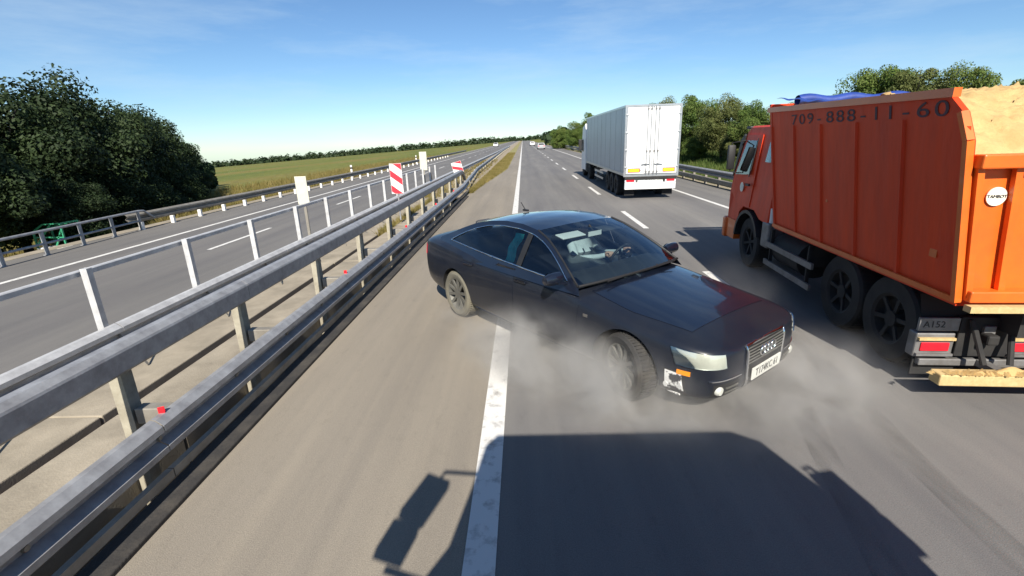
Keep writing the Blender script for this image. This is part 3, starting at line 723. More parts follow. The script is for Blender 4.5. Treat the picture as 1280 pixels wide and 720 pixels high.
    # roof, windscreen, rear window over the side arches
    def over(name, i0, i1, m, bulge, crown, n=10, off=0.0):
        pts = curve_pts(ARCH[i0:i1 + 1], n); b = MB()
        def P(k, v):
            x, z = pts[k]; t = k / n; y = side_y(x, z)
            bl = bulge[0] + (bulge[1] - bulge[0]) * t; cz = crown[0] + (crown[1] - crown[0]) * t
            return (x + bl * (1 - v * v), v * y * (1 - off), z + cz * (1 - v * v) - off * .3)
        b.grid(P, range(n + 1), ladder(-1, 1, 16)); return outward(b.build(name, m, car, smooth=60, recalc=False), (-.4, 0, .6))
    over('windscreen', 0, 5, M_WSG, (.13, .07), (.035, .035), 10)
    over('roof', 5, 9, M_CARP, (.07, -.02), (.035, .045), 12)
    over('rear_window', 9, 12, M_GLASS, (-.02, -.10), (.045, .04), 8)
    # black border of the windscreen, wipers
    b = MB(); b.tube([(.905 + .13 * (1 - v * v), v * side_y(.90, .955), .962 + .035 * (1 - v * v)) for v in ladder(-1, 1, 20)], .014, 6)
    for s in (-1, 1): b.tube([(x, s * side_y(x, z), z + .002) for x, z in curve_pts(ARCH[:6], 12)], .012, 6)
    b.build('windscreen_seal', M_BLACKP, car, smooth=60)
    for y0, y1 in ((-.55, .05), (.05, .62)):
        b = MB(); b.tube([(1.03, y0, .985), (1.0 + .02, y1, .995)], .008, 5); b.build('wiper', M_BLACKP, car)
    # bonnet with shut line
    gq = [[(x, v * interp([.95, 1.5, 2.05], [.72, .73, .62], x) * (1 if True else 1), 1.2) for v in ladder(-1, 1, 16)] for x in ladder(.98, 2.06, 16)]
    skin_patch('bonnet', gq, (0, 0, -1), .005, M_CARP, car)
    # tall grille with chrome surround, rings and the plate
    gw = lambda z: interp([.22, .40, .68], [.26, .315, .335], z)
    gg = [[(2.45, v * gw(z), z) for v in ladder(-1, 1, 14)] for z in ladder(.225, .665, 12)]
    gr = skin_patch('grille', gg, (-1, 0, 0), .006, M_BLACKP, car)
    def on_front(y_, z_, off):
        h_, nn = hit((4, y_, z_), (-1, 0, 0)); return h_ + Vector((off, 0, 0))
    for z in (.50, .53, .56, .59, .62, .645):
        b = MB(); b.tube([on_front(v * gw(z) * .96, z, .012) for v in ladder(-1, 1, 10)], .006, 5); b.build('grille_slat', M_RIM, gr)
    for z in (.26, .30, .34):
        b = MB(); b.tube([on_front(v * gw(z) * .96, z, .010) for v in ladder(-1, 1, 10)], .005, 5); b.build('grille_slat', M_BLACKP, gr)
    loop = [(v * gw(.67), .67) for v in ladder(-1, 1, 12)] + [(gw(z), z) for z in ladder(.66, .225, 10)] + [(v * gw(.22), .22) for v in ladder(1, -1, 12)] + [(-gw(z), z) for z in ladder(.225, .66, 10)]
    b = MB(); b.tube([on_front(y_, z_, .012) for y_, z_ in loop + loop[:1]], .013, 6); b.build('grille_frame', M_CHROME, gr, smooth=60)
    for k in range(4):
        yc = -.093 + .062 * k; b = MB(); b.tube([on_front(yc, .575, .022) + Vector((0, .044 * math.cos(t), .044 * math.sin(t))) for t in ladder(0, 2 * math.pi, 20)], .0075, 6); b.build('ring', M_CHROME, gr, smooth=60)
    pc = on_front(0, .40, .035)
    b = MB(); b.box(pc.x - .012, pc.x, -.26, .26, .335, .45, bev=.004); pl = b.build('number_plate', M_PLATE, car)
    text_mesh('lettering', 'T174KC 61', .095, M_INK, pl, frame_matrix((pc.x + .0015, 0, .393), (0, 1, 0), (0, 0, 1)), sx=.92)
    # torn corner of the bumper
    for i, (x, z, w_, h_, a) in enumerate(((2.12, .36, .05, .12, 5), (2.05, .25, .16, .04, 0), (2.0, .33, .06, .07, 40))):
        p_, nn = hit((x, -3, z), (0, 1, 0)); 
        if p_ is None: continue
        ex = Vector((math.cos(R(a)), 0, math.sin(R(a)))); ez = nn.cross(ex); o_ = p_ + nn * .012
        poly = [o_ + ex * (w_ / 2 * math.cos(t) * rnd.uniform(.6, 1.1)) + ez * (h_ / 2 * math.sin(t) * rnd.uniform(.6, 1.1)) for t in ladder(0, 2 * math.pi, 7)[:-1]]
        b = MB(); b.add(poly + [q - nn * .02 for q in poly], [tuple(range(7)), tuple(range(13, 6, -1))] + [(k, (k + 1) % 7, 7 + (k + 1) % 7, 7 + k) for k in range(7)])
        b.build('bumper_shard', M_BROKEN, car)
    skin_patch('scuffed_corner', quad((1.985, .30), (2.15, .31), (2.13, .47), (1.985, .475), 8, 6, lambda x_, z_: (x_, -.9, z_)), (0, 1, 0), .0065, M_BROKEN, car)
    skin_patch('torn_bumper', quad((1.975, .245), (2.17, .25), (2.16, .48), (1.975, .485), 6, 5, lambda x_, z_: (x_, -.9, z_)), (0, 1, 0), .004, M_BLACKP, car)
    skin_patch('fender_badge', quad((1.10, .70), (1.04, .70), (1.04, .73), (1.10, .73), 2, 2, lambda x_, z_: (x_, -.9, z_)), (0, 1, 0), .008, M_CHROME, car)
    b = MB(); b.box(-1.0, -.9, -.02, .02, 1.44, 1.465, bev=.008); b.tube([(-.95, 0, 1.45), (-1.05, 0, 1.55)], .006, 6); b.build('antenna', M_BLACKP, car)
    # cabin: dash, wheel, mirror
    b = MB(); b.grid(lambda u, v: (.62 + .30 * u + .08 * (1 - v * v) * u, v * .74, .99 - .05 * u * u + .03 * (1 - abs(2 * u - 1))), ladder(0, 1, 6), ladder(-1, 1, 10)); b.box(.55, .64, -.74, .74, .75, .99); b.build('dashboard', M_INT, car, smooth=50)
    b = MB(); cpt = Vector((.44, .36, .98)); ax = Vector((-.9, 0, .42)).normalized(); e1 = Vector((0, 1, 0)); e2 = ax.cross(e1)
    b.tube([cpt + (e1 * math.cos(t) + e2 * math.sin(t)) * .185 for t in ladder(0, 2 * math.pi, 24)], .016, 8); b.lathe([(0, -.01), (.06, 0), (.055, .03)], 12, 'x', tuple(cpt))
    for t in (0, 2.2, 4.1): b.bar(cpt, cpt + (e1 * math.cos(t) + e2 * math.sin(t)) * .18, .035, .012)
    b.build('steering_wheel', M_BLACKP, car, smooth=50)
    b = MB(); b.box(.30, .33, -.12, .12, 1.28, 1.345, bev=.012); b.tube([(.31, 0, 1.33), (.24, 0, 1.40)], .012, 6); rm = b.build('rear_view_mirror', M_BLACKP, car)
    b = MB(); b.box(.331, .335, -.11, .11, 1.285, 1.34); b.build('mirror_back', M_SIGNW, rm)
    for s in (-1, 1):
        b = MB(); b.box(.20, .34, s * .33 - .18, s * .33 + .18, 1.335, 1.35, bev=.005); v_ = b.build('sun_visor', M_SIGNW if s < 0 else M_SEAT, car); v_.rotation_euler = (0, R(12), 0); v_.location = (-.28, 0, .07)
    # teal cloth hung inside the rear window
    b = MB(); b.grid(lambda u, v: (-.22 - .16 * u + .02 * math.sin(9 * v), -(side_y(-.2, .98 + .33 * v) - .05) + .014 * math.sin(26 * u) , .98 + .33 * v), ladder(0, 1, 12), ladder(0, 1, 8)); b.build('window_curtain', M_TEAL, car, smooth=70, recalc=False)
    bm.free()
    return car
CAR = make_car()

# driver behind the wheel
def skin_person(name, label, verts, edges, radii, root, lv, m, loc, rz, scale):
    me = bpy.data.meshes.new(name); me.from_pydata(verts, edges, []); o = bpy.data.objects.new(name, me); COL.objects.link(o)
    o.modifiers.new('k', 'SKIN'); s = o.modifiers.new('s', 'SUBSURF'); s.levels = lv; s.render_levels = lv
    for i, sv in enumerate(me.skin_vertices[0].data): sv.radius = radii[i] if isinstance(radii[i], tuple) else (radii[i],) * 2; sv.use_root = (i == root)
    dg = bpy.context.evaluated_depsgraph_get(); me2 = bpy.data.meshes.new_from_object(o.evaluated_get(dg)); bpy.data.objects.remove(o)
    me2.materials.clear(); me2.materials.append(m); smooth_mesh(me2, 180)
    return me2
def make_driver():
    t = thing('person', 'driver in a pale shirt holding the steering wheel of the dark sedan', 'person', CAR.location, 0, scale=1.03)
    t.rotation_euler = CAR.rotation_euler
    V = [(-.18, .36, .74), (-.24, .36, .92), (-.27, .36, 1.06), (-.27, .36, 1.145), (-.26, .36, 1.20)]
    E_ = [(0, 1), (1, 2), (2, 3), (3, 4)]; Rr = [(.16, .13), (.15, .12), (.17, .11), (.06, .06), (.055, .055)]
    for s in (-1, 1):
        k = len(V); V += [(-.26, .36 + s * .18, 1.07), (-.08, .36 + s * .25, .90), (.22, .36 + s * .19, .97), (.36, .36 + s * .165, 1.02)]; Rr += [.07, .05, .038, .032]
        E_ += [(2, k), (k, k + 1), (k + 1, k + 2), (k + 2, k + 3)]
        k = len(V); V += [(.0, .36 + s * .12, .72), (.28, .36 + s * .13, .78), (.50, .36 + s * .13, .50)]; Rr += [.09, .065, .05]; E_ += [(0, k), (k, k + 1), (k + 1, k + 2)]
    me = skin_person('body', '', V, E_, Rr, 0, 2, M_SHIRT, None, 0, 1); body = link_mesh('body', me, t)
    b = MB(); nu, nv = 18, 14                             # head with brow, nose and chin shaped from an egg
    def hp(u, v):
        th, ph = u * 2 * math.pi, v * math.pi; x, y, z = math.cos(th) * math.sin(ph), math.sin(th) * math.sin(ph), math.cos(ph)
        r = 1 + .22 * math.exp(-((y / .16) ** 2 + ((z + .12) / .22) ** 2)) * (x > 0) + .06 * (x > 0) * math.exp(-((z + .75) / .2) ** 2)
        return (-.235 + .098 * x * r, .36 + .075 * y * (1 - .15 * (z < -.2)), 1.275 + .118 * z)
    b.grid(hp, ladder(0, 1, nu), ladder(0, 1, nv)); head = b.build('head', M_SKIN, t, smooth=80)
    b = MB(); b.grid(lambda u, v: (lambda p: (-.245 + (p[0] + .235) * 1.08, .36 + (p[1] - .36) * 1.10, 1.285 + (p[2] - 1.275) * 1.06))(hp(.14 + .72 * u, .02 + .55 * v)), ladder(0, 1, 14), ladder(0, 1, 8)); b.build('hair', M_HAIR, head, smooth=80)
    for s in (-1, 1):
        b = MB(); b.lathe([(0, -.006), (.022, -.004), (.022, .006), (0, .01)], 10, 'y', (-.235, .36 + s * .077, 1.27)); b.build('ear', M_SKIN, head)
        b = MB(); b.lathe([(0, .008), (.009, .004), (.011, 0)], 8, 'x', (-.15, .36 + s * .03, 1.29)); b.build('eye', M_INK, head)
        hnd = bpy.data.objects.new('hand', None)
        c0 = Vector((.385, .36 + s * .168, 1.035)); b = MB(); b.box(c0.x - .035, c0.x + .02, c0.y - .035, c0.y + .035, c0.z - .03, c0.z + .03, bev=.015)
        for i in range(4):
            yy = c0.y - .030 + .02 * i; b.tube([(c0.x, yy, c0.z + .02), (c0.x + .04, yy, c0.z + .025), (c0.x + .055, yy, c0.z - .005 + .004 * i), (c0.x + .03, yy, c0.z - .03)], [.0095, .009, .0085, .007], 6)
        b.tube([(c0.x - .02, c0.y - s * .035, c0.z), (c0.x + .01, c0.y - s * .055, c0.z + .01), (c0.x + .035, c0.y - s * .05, c0.z)], [.012, .010, .008], 6)
        b.build('hand', M_SKIN, t, smooth=60); bpy.data.objects.remove(hnd)
make_driver()
# ================================================================== orange dump truck
M_ORANGE = mat('orange_paint', (0.78, 0.150, 0.012), 0.42, col2=(0.62, 0.105, 0.012), vscale=2.2, detail=8, coat=0.25)
M_ORANGE_SHADE = mat('orange_paint_shaded', (0.80, 0.060, 0.008), 0.5, col2=(0.58, 0.042, 0.010), vscale=2.0, detail=12, spec=.3, stretch=(2.2, 1, .45), bump=1.0, bscale=2.2)  # the truck's orange again, the side's shade put in as a redder tone
M_FRAME = mat('chassis_black', (0.010, 0.010, 0.011), 0.8, col2=(0.028, 0.026, 0.024), vscale=4)
M_GREYP = mat('grey_steel', (0.25, 0.25, 0.25), 0.55, 0.4, col2=(0.14, 0.13, 0.12), vscale=5)
M_MUDF = mat('rubber_flap', (0.016, 0.016, 0.016), 0.85)
M_LRED = mat('red_lens', (0.62, 0.015, 0.03), 0.2)
M_TARP = mat('blue_tarpaulin', (0.02, 0.06, 0.32), 0.6, var=0.4, vscale=6, bump=0.4, bscale=12)
M_SAND = mat('sand', (0.56, 0.39, 0.17), 0.95, col2=(0.38, 0.25, 0.10), vscale=5, detail=14, bump=1.0, bscale=22)
M_WOOD = mat('pale_board', (0.60, 0.45, 0.22), 0.85, col2=(0.45, 0.32, 0.14), vscale=4, stretch=(1, 6, 6), bump=0.4)
M_LETTER = mat('dark_lettering', (0.06, 0.02, 0.035), 0.6)
M_STICK = mat('round_sticker', (0.78, 0.74, 0.62), 0.5, var=0.12, vscale=20)
M_TGLASS = glass_mat('cab_glass', (0.35, 0.40, 0.40), 0.05)

KY, KYAW = 4.02, R(-4.6)
# local axes: x forward, y left, z up; the origin lies on the road under the tail, on the left wall's plane
kz = thing('dump_truck', 'orange dump truck loaded with sand, driving in the right lane', 'truck', (3.72, KY, 0), R(90) + KYAW)
BW, BL, Z0, Z1 = 2.15, 3.78, 1.0, 2.74
FL = 0.26                                    # the walls lean out towards the top
def wall_y(z): return FL * (z - Z0) / (Z1 - Z0)
prof = [(0.0, Z0), (0.0, 1.55), (0.0, 2.34), (0.08, Z1 - .18), (0.28, Z1), (BL, Z1 + .05), (BL, Z0)]
for sgn, nm in ((0, 'left'), (1, 'right')):
    b = MB(); yb = (lambda z: wall_y(z)) if sgn == 0 else (lambda z: -BW - wall_y(z)); th = -.05 if sgn == 0 else .05
    n = len(prof); b.v = [(x, yb(z), z) for x, z in prof] + [(x, yb(z) + th, z) for x, z in prof]
    b.f = [tuple(range(n)), tuple(range(2 * n - 1, n - 1, -1))] + [(i, (i + 1) % n, n + (i + 1) % n, n + i) for i in range(n)]
    w = b.build('side_wall', M_ORANGE_SHADE, kz)
    o = 1 if sgn == 0 else -1
    for x in (0.02, .78, 1.54, 2.30, 3.02, 3.74):          # pressed ribs
        b = MB(); xt = x + (-.0 if x < .1 else 0); zt = 2.45 if x < .1 else Z1 - .22
        for dx_ in (0,):
            q = [(x - .03, yb(Z0), Z0), (x + .03, yb(Z0), Z0), (xt + .03, yb(zt), zt), (xt - .03, yb(zt), zt)]
            b.add(q + [(p[0] + (.012 if i in (0, 3) else -.012), p[1] + o * .022, p[2]) for i, p in enumerate(q)], [(0, 1, 2, 3), (4, 5, 6, 7), (0, 1, 5, 4), (1, 2, 6, 5), (2, 3, 7, 6), (3, 0, 4, 7)])
        b.build('rib', M_ORANGE_SHADE, w)
    b = MB(); b.bar((0.12, yb(Z1) + o * .02, Z1 - .03), (BL, yb(Z1) + o * .02, Z1 + .02), .06, .07); b.build('top_rail', M_ORANGE, w)
    b = MB(); b.bar((0.0, yb(Z0) + o * .012, Z0 + .015), (BL, yb(Z0) + o * .012, Z0 + .015), .045, .05); b.build('bottom_rail', M_ORANGE, w)
    # rear corner post with the crank of the tailgate
    b = MB(); P = [(x - .01, yb(z) + o * .012, z) for x, z in prof[:4]]
    for p0, p1 in zip(P[:-1], P[1:]): b.bar(p0, p1, .055, .05, (1, 0, 0))
    b.build('corner_post', M_ORANGE, w)
    if sgn == 0:
        ex, ez = Vector((-1, 0, 0)), Vector((0, FL / (Z1 - Z0), 1)).normalized()
        for k_, ch in enumerate('709-888-11-60'):
            xx = 3.00 - .222 * k_ - (.03 if k_ > 3 else 0)
            text_mesh('letter', ch, .185, M_LETTER, w, frame_matrix((xx, wall_y(Z1 - .15) + .004, Z1 - .15), ex, ez), .001, sx=1.95)
        for (x, z, s_) in ((2.15, 1.6, .02), (3.05, 1.75, .018), (.30, 1.36, .045)):
            b = MB(); b.box(x - s_, x + s_, wall_y(z) + .001, wall_y(z) + .006, z - s_ * .8, z + s_ * .8, bev=.002); b.build('scuff_patch', M_ORANGE, w)
b = MB(); b.add([(x_, s_ * 1.0, z_) for x_ in (BL - .05, BL + .02) for z_, s_ in ((Z0, .01), (Z1 + .10, wall_y(Z1) + .02), (Z1 + .10, -BW - wall_y(Z1) - .02), (Z0, -BW - .01))], [(0, 1, 2, 3), (7, 6, 5, 4), (0, 4, 5, 1), (1, 5, 6, 2), (2, 6, 7, 3), (3, 7, 4, 0)]); b.build('front_wall', M_ORANGE_SHADE, kz)
b = MB(); b.box(0.0, BL, -BW, 0, Z0 - .04, Z0 + .02); b.build('floor', M_ORANGE_SHADE, kz)
# tailgate: lower than the walls, with stiffeners
TG = 2.20
def tg_x(z): return interp([Z0, 1.55, 2.30], [-.02, -.02, -.03], z)
b = MB(); b.grid(lambda u, z: (tg_x(z) + .02, wall_y(z) * (1 - 2 * u) - .02 - (BW - .04) * u, z), ladder(0, 1, 4), ladder(Z0 + .02, TG, 6)); b.grid(lambda u, z: (tg_x(z) + .06, wall_y(z) * (1 - 2 * u) - .02 - (BW - .04) * u, z), ladder(0, 1, 4), ladder(Z0 + .02, TG, 6))
tg = b.build('tailgate', M_ORANGE, kz, recalc=False)
for yy in (-.05, -.29, -.75, -1.2, -1.65, -BW + .06):
    b = MB(); zz = ladder(Z0 + .05, TG, 5)
    for z0, z1 in zip(zz[:-1], zz[1:]): b.bar((tg_x(z0) - .02, yy + wall_y(z0) * (1 + 2 * yy / BW), z0), (tg_x(z1) - .02, yy + wall_y(z1) * (1 + 2 * yy / BW), z1), .05, .045, (1, 0, 0))
    b.build('stiffener', M_ORANGE, tg)
for zz, hh in ((TG - .02, .11), (Z0 + .07, .10)):
    b = MB(); b.box(tg_x(zz) - .09, tg_x(zz) + .03, -BW + .03 - wall_y(zz), -.03 + wall_y(zz), zz - hh / 2, zz + hh / 2, bev=.012); b.build('cross_member', M_ORANGE, tg)
b = MB(); b.lathe([(0, 0), (.075, 0), (.075, .010), (0, .012)], 32, 'x', (0, 0, 0)); st = b.build('sticker', M_STICK, tg); st.location = (tg_x(1.90) + .002, -.085, 1.90); st.rotation_euler = (0, 0, 0)
text_mesh('lettering', 'TAMBOT', .036, M_INK, st, frame_matrix((-.004, 0, 0), (0, -1, 0), (0, 0, 1)))
b = MB(); b.box(-.14, -.06, -BW * .45, -.02, Z0 - .06, Z0 - .005); b.box(-.14, -.06, -BW, -BW * .46, Z0 - .055, Z0 - .005); b.build('tail_lip', M_WOOD, kz)
# sand load heaped above the walls
sb = MB()
def sand_z(u, v):
    x = -.0 + (BL - .06) * u; y = -.06 - (BW - .12) * v
    z = Z1 - .06 + .09 * math.sin(math.pi * min(1, u * 1.05)) * math.sin(math.pi * v) ** .7
    z -= max(0, (.28 - u) / .28) ** 1.4 * .50
    z += .035 * math.sin(9 * u + 3 * v) * math.sin(7 * v + 1) + .02 * math.sin(23 * u) * math.sin(19 * v + 2)
    z += .016 * rnd.uniform(-1, 1) + (.05 * rnd.random() if rnd.random() < .03 else 0) + .03 * math.sin(31 * u + 11 * v) * math.sin(27 * v - 8 * u)
    return (x + rnd.uniform(-.01, .01), y - (wall_y(z) * (2 * v - 1)) * .97, min(z, Z1 + .28) + (.06 if (.2 < u < .95 and v < .02) else 0))
sb.grid(sand_z, ladder(0, 1, 110), ladder(0, 1, 64)); sl = sb.build('sand_load', M_SAND, None, smooth=80)
sl.location = kz.location; sl.rotation_euler = kz.rotation_euler
tag(sl, 'heaped yellow sand filling the bed of the orange dump truck', 'sand', kind='stuff')
b = MB()
for k in range(260):
    t = rnd.random(); x = .02 - .07 * rnd.random(); y = -.1 - .9 * t + rnd.gauss(0, .08); r = rnd.uniform(.008, .028)
    b.add([(x - r, y, .315), (x + r, y - r, .315), (x + r, y + r, .315), (x, y, .315 + r * rnd.uniform(.8, 1.7))], [(0, 1, 3), (1, 2, 3), (2, 0, 3), (0, 2, 1)])
b.grid(lambda u, v: (-.045 + .10 * v, -.25 - .75 * u, .312 + .05 * math.sin(math.pi * u) * math.sin(math.pi * v) * (1 + .4 * math.sin(17 * u))), ladder(0, 1, 24), ladder(0, 1, 6))
ss = b.build('spilled_sand', M_SAND, None); ss.location = kz.location; ss.rotation_euler = kz.rotation_euler
tag(ss, 'little pile of sand spilled on the rear beam of the dump truck', 'sand', kind='stuff')
tp = MB(); tp.grid(lambda u, v: (BL - .12 + .10 * math.cos(v * 6.283), -.05 - 1.9 * u, Z1 + .14 + .07 * math.sin(v * 6.283) + .02 * math.sin(20 * u) - .02 * u), ladder(0, 1, 24), ladder(0, 1, 12)); tp.grid(lambda u, v: (BL - .15 - 1.25 * u, wall_y(Z1) + .0 - .22 * v, Z1 + .17 - .12 * u + .015 * math.sin(14 * u + 5 * v)), ladder(0, 1, 14), ladder(0, 1, 4))
tpo = tp.build('tarpaulin', M_TARP, None, smooth=60); tpo.location = kz.location; tpo.rotation_euler = kz.rotation_euler
tag(tpo, 'rolled blue tarpaulin on the front edge of the sand bed', 'tarpaulin')
# chassis
for yy in (-.70, -1.45):
    b = MB(); b.box(.1, 6.0, yy - .05, yy + .05, .62, .86); b.build('frame_rail', M_FRAME, kz)
for x in (.98, 1.95, 5.02):
    b = MB(); b.tube([(x, -.15, .47), (x, -BW + .15, .47)], .09, 10); b.lathe([(0, -.22), (.2, -.12), (.22, 0), (.2, .12), (0, .22)], 12, 'y', (x, -BW / 2, .47)); b.build('axle', M_FRAME, kz)
def truck_wheel(parent, x, y, r, w, side, dual=False):
    h = wheel(parent, (x, y, r), r, w, side, r * .56, M_TYRE, 0, 6)
    for c_ in h.children:  # rims and tyres go near black: under-truck shade put into their colour
        if c_.name.startswith('rim'): c_.data.materials[0] = M_FRAME
        else: c_.data.materials[0] = M_FRAME
    return h
for x in (.98, 1.95):
    truck_wheel(kz, x, -.26, .47, .27, 1); truck_wheel(kz, x, -.60, .47, .25, 1); truck_wheel(kz, x, -BW + .26, .47, .27, -1); truck_wheel(kz, x, -BW + .60, .47, .25, -1)
truck_wheel(kz, 5.02, -.22, .47, .28, 1); truck_wheel(kz, 5.02, -BW + .22, .47, .28, -1)
for y0, y1 in ((-.42, -.02), (-BW + .02, -BW + .42)):       # mudguards over the bogie
    b = MB(); b.grid(lambda t, y: (1.465 + 1.12 * math.cos(t) * (1 if True else 1), y, .47 + .50 * min(1, abs(math.sin(t)) * 2.2) ), ladder(R(8), R(172), 20), (y0, y1)); b.build('mudguard', M_MUDF, kz)
b = MB(); b.tube([(2.95, -.30, .62), (3.85, -.30, .62)], .27, 20); b.build('fuel_tank', M_FRAME, kz, smooth=40)
for z in (.36, .66):
    b = MB(); b.bar((2.45, -.01, z), (4.02, -.01, z), .035, .085); b.build('side_guard', M_GREYP, kz)
for x in (2.6, 3.85): b = MB(); b.bar((x, -.03, .34), (x, -.03, .92), .05, .03); b.build('guard_bracket', M_FRAME, kz)
b = MB(); b.box(4.05, 4.35, -.28, -.03, .55, .98, bev=.03); b.build('battery_box', M_GREYP, kz)
b = MB(); b.tube([(4.12, -.12, .95), (4.12, -.12, 1.22)], .06, 12); b.build('air_filter', M_SIGNW, kz, smooth=40)
b = MB(); b.tube([(4.0, -.35, .9), (3.98, -.35, 1.6), (3.98, -.4, 2.1)], .10, 12); b.build('exhaust_stack', M_FRAME, kz, smooth=40)
# tail: light boxes, plate, beam, hitch
for i, yc in enumerate((-.14, -.94, -1.80)):
    t0 = MB(); t0.box(.30, .42, yc - .17, yc + .17, .33, .58, bev=.015); lb = t0.build('light_box', M_GREYP, kz)
    b = MB(); b.box(.285, .302, yc - .125, yc + .125, .40, .485, bev=.006); b.build('tail_light', M_LRED, lb)
    for z in (.365, .525): bb = MB(); bb.box(.27, .30, yc - .16, yc + .16, z - .012, z + .012); bb.build('guard_bar', M_WOOD if z > .5 else M_GREYP, lb)
b = MB(); b.box(.30, .33, -.32, .03, .60, .73, bev=.004); pl = b.build('number_plate', M_GREYP, kz)
text_mesh('lettering', 'A152', .09, M_INK, pl, frame_matrix((.298, -.10, .665), (0, -1, 0), (0, 0, 1)))
b = MB(); b.box(-.04, .10, -2.0, .0, .20, .31, bev=.012); b.build('rear_beam', M_WOOD, kz)
b = MB(); b.box(.30, .40, -BW + .1, -.04, .24, .31, bev=.01); b.box(.05, .35, -.62, -.54, .25, .31); b.build('bumper_bar', M_GREYP, kz)
b = MB(); b.box(.30, .36, -.80, -.33, .34, .74, bev=.01); b.box(.18, .30, -.60, -.50, .50, .60, bev=.02); b.tube([(.28, -.40, .72), (.12, -.46, .34)], .025, 8); b.tube([(.28, -.74, .72), (.12, -.68, .34)], .025, 8); b.build('tow_hitch', M_FRAME, kz)
b = MB(); b.box(.27, .31, -.62, -.52, .56, .66, bev=.008); b.build('hitch_plate', M_GREYP, kz)
for yc in (-.22, -BW + .22): b = MB(); b.box(.36, .375, yc - .20, yc + .20, .12, .60); b.build('mud_flap', M_MUDF, kz)
# cab, profile in x-z, extruded across, roof narrowed
CY0, CY1 = -.04, -BW + .04
cp = [(4.15, .95), (4.15, 2.42), (4.28, 2.56), (5.72, 2.56), (5.86, 2.48), (6.05, 1.62), (6.16, 1.30), (6.16, .78), (5.62, .78), (5.55, .98), (5.30, 1.10), (4.76, 1.10), (4.50, .98)]
b = MB(); n = len(cp)
inset = lambda z: .0 if z < 1.62 else .14 * (z - 1.62) / .94
for yy, s_ in ((CY0, -1), (CY0 - .05, 0), (CY1 + .05, 0), (CY1, 1)):
    for x, z in cp:
        shr = .03 if s_ else 0
        b.v.append((x - (shr if x > 5.5 else -shr), yy + (-inset(z) if yy > -BW / 2 else inset(z)), z - (shr if z > 2 else 0)))
b.f = [(r_ * n + i, r_ * n + (i + 1) % n, (r_ + 1) * n + (i + 1) % n, (r_ + 1) * n + i) for r_ in range(3) for i in range(n)] + [tuple(range(n)), tuple(range(3 * n, 4 * n))[::-1]]
cab = b.build('cab', M_ORANGE_SHADE, kz, smooth=25)
sy = lambda z, s_: (CY0 - inset(z)) if s_ > 0 else (CY1 + inset(z))
for s_ in (1, -1):
    def panel(nm, poly, off, m, par, th=.02):
        bb = MB(); k = len(poly); bb.v = [(x, sy(z, s_) + s_ * off, z) for x, z in poly] + [(x, sy(z, s_) + s_ * (off - th), z) for x, z in poly]
        bb.f = [tuple(range(k)), tuple(range(2 * k - 1, k - 1, -1))] + [(i, (i + 1) % k, k + (i + 1) % k, k + i) for i in range(k)]
        return bb.build(nm, m, par)
    dr = panel('door', [(5.02, 1.12), (5.02, 2.40), (5.74, 2.40), (5.97, 1.66), (6.02, 1.32), (5.80, 1.18), (5.66, 1.12)], .012, M_ORANGE_SHADE, cab)
    panel('window', [(5.22, 1.70), (5.22, 2.30), (5.70, 2.30), (5.90, 1.66)], .016, M_TGLASS, dr, .004)
    panel('window_seal', [(5.18, 1.66), (5.18, 2.34), (5.205, 2.34), (5.205, 1.66)], .018, M_BLACKP, dr, .01)
    panel('door_emblem', [(5.48 + .09 * math.cos(t), 1.45 + .09 * math.sin(t)) for t in ladder(0, 6.283, 16)[:-1]], .016, M_STICK, dr, .004)
    panel('door_handle', [(5.08, 1.50), (5.08, 1.54), (5.24, 1.54), (5.24, 1.50)], .04, M_BLACKP, dr, .03)
    panel('step_panel', [(5.66, .40), (5.60, .78), (6.20, .78), (6.22, .40)], .02, M_ORANGE, cab, .25)
    panel('corner_panel', [(6.02, 1.62), (6.02, 2.30), (5.90, 2.42), (5.86, 2.38)], .03, M_BLACKP, cab, .04)
    panel('wheel_arch', [(5.02 + .60 * math.cos(t), .47 + .60 * math.sin(t)) for t in ladder(R(5), R(160), 16)] + [(5.02 + .54 * math.cos(t), .47 + .54 * math.sin(t)) for t in ladder(R(160), R(5), 16)], .04, M_BLACKP, cab, .34)
    b = MB(); yy = sy(2.1, s_) + s_ * .20; b.box(5.86, 5.94, yy - .07, yy + .07, 1.75, 2.22, bev=.025); mi = b.build('door_mirror', M_BLACKP, cab, smooth=40)
    b = MB(); b.tube([(5.8, sy(2.3, s_), 2.30), (5.9, yy, 2.26), (5.9, yy, 1.72), (5.9, sy(1.7, s_), 1.68)], .014, 6); b.build('mirror_arm', M_BLACKP, mi)
    panel('quarter_window', [(4.42, 1.95), (4.42, 2.28), (4.66, 2.28), (4.66, 1.95)], .006, M_TGLASS, cab, .01)
b = MB(); b.grid(lambda v, u: (5.875 + (6.062 - 5.875) * (1 - v) + .02, -.16 - (BW - .32) * u, 1.66 + .76 * v), ladder(0, 1, 4), ladder(0, 1, 6)); b.build('windscreen', M_TGLASS, cab, recalc=False)
b = MB(); b.box(5.86, 6.06, -BW + .2, -.2, 2.50, 2.56, bev=.02); b.build('sun_visor', M_BLACKP, cab)
b = MB(); b.box(6.10, 6.28, -BW - .02, .02, .36, .78, bev=.04); bp_ = b.build('front_bumper', M_ORANGE, kz, smooth=40)
for yc in (-.3, -BW + .3): b = MB(); b.box(6.275, 6.295, yc - .16, yc + .16, .50, .66, bev=.01); b.build('headlight', M_LENS, bp_)
for s_ in (0.25, -.25): b = MB(); b.lathe([(0, .10), (.05, .08), (.055, 0)], 12, 'z', (4.6, -BW / 2 + s_ * 3, 2.55)); b.build('roof_beacon', M_AMBER, cab, smooth=40)

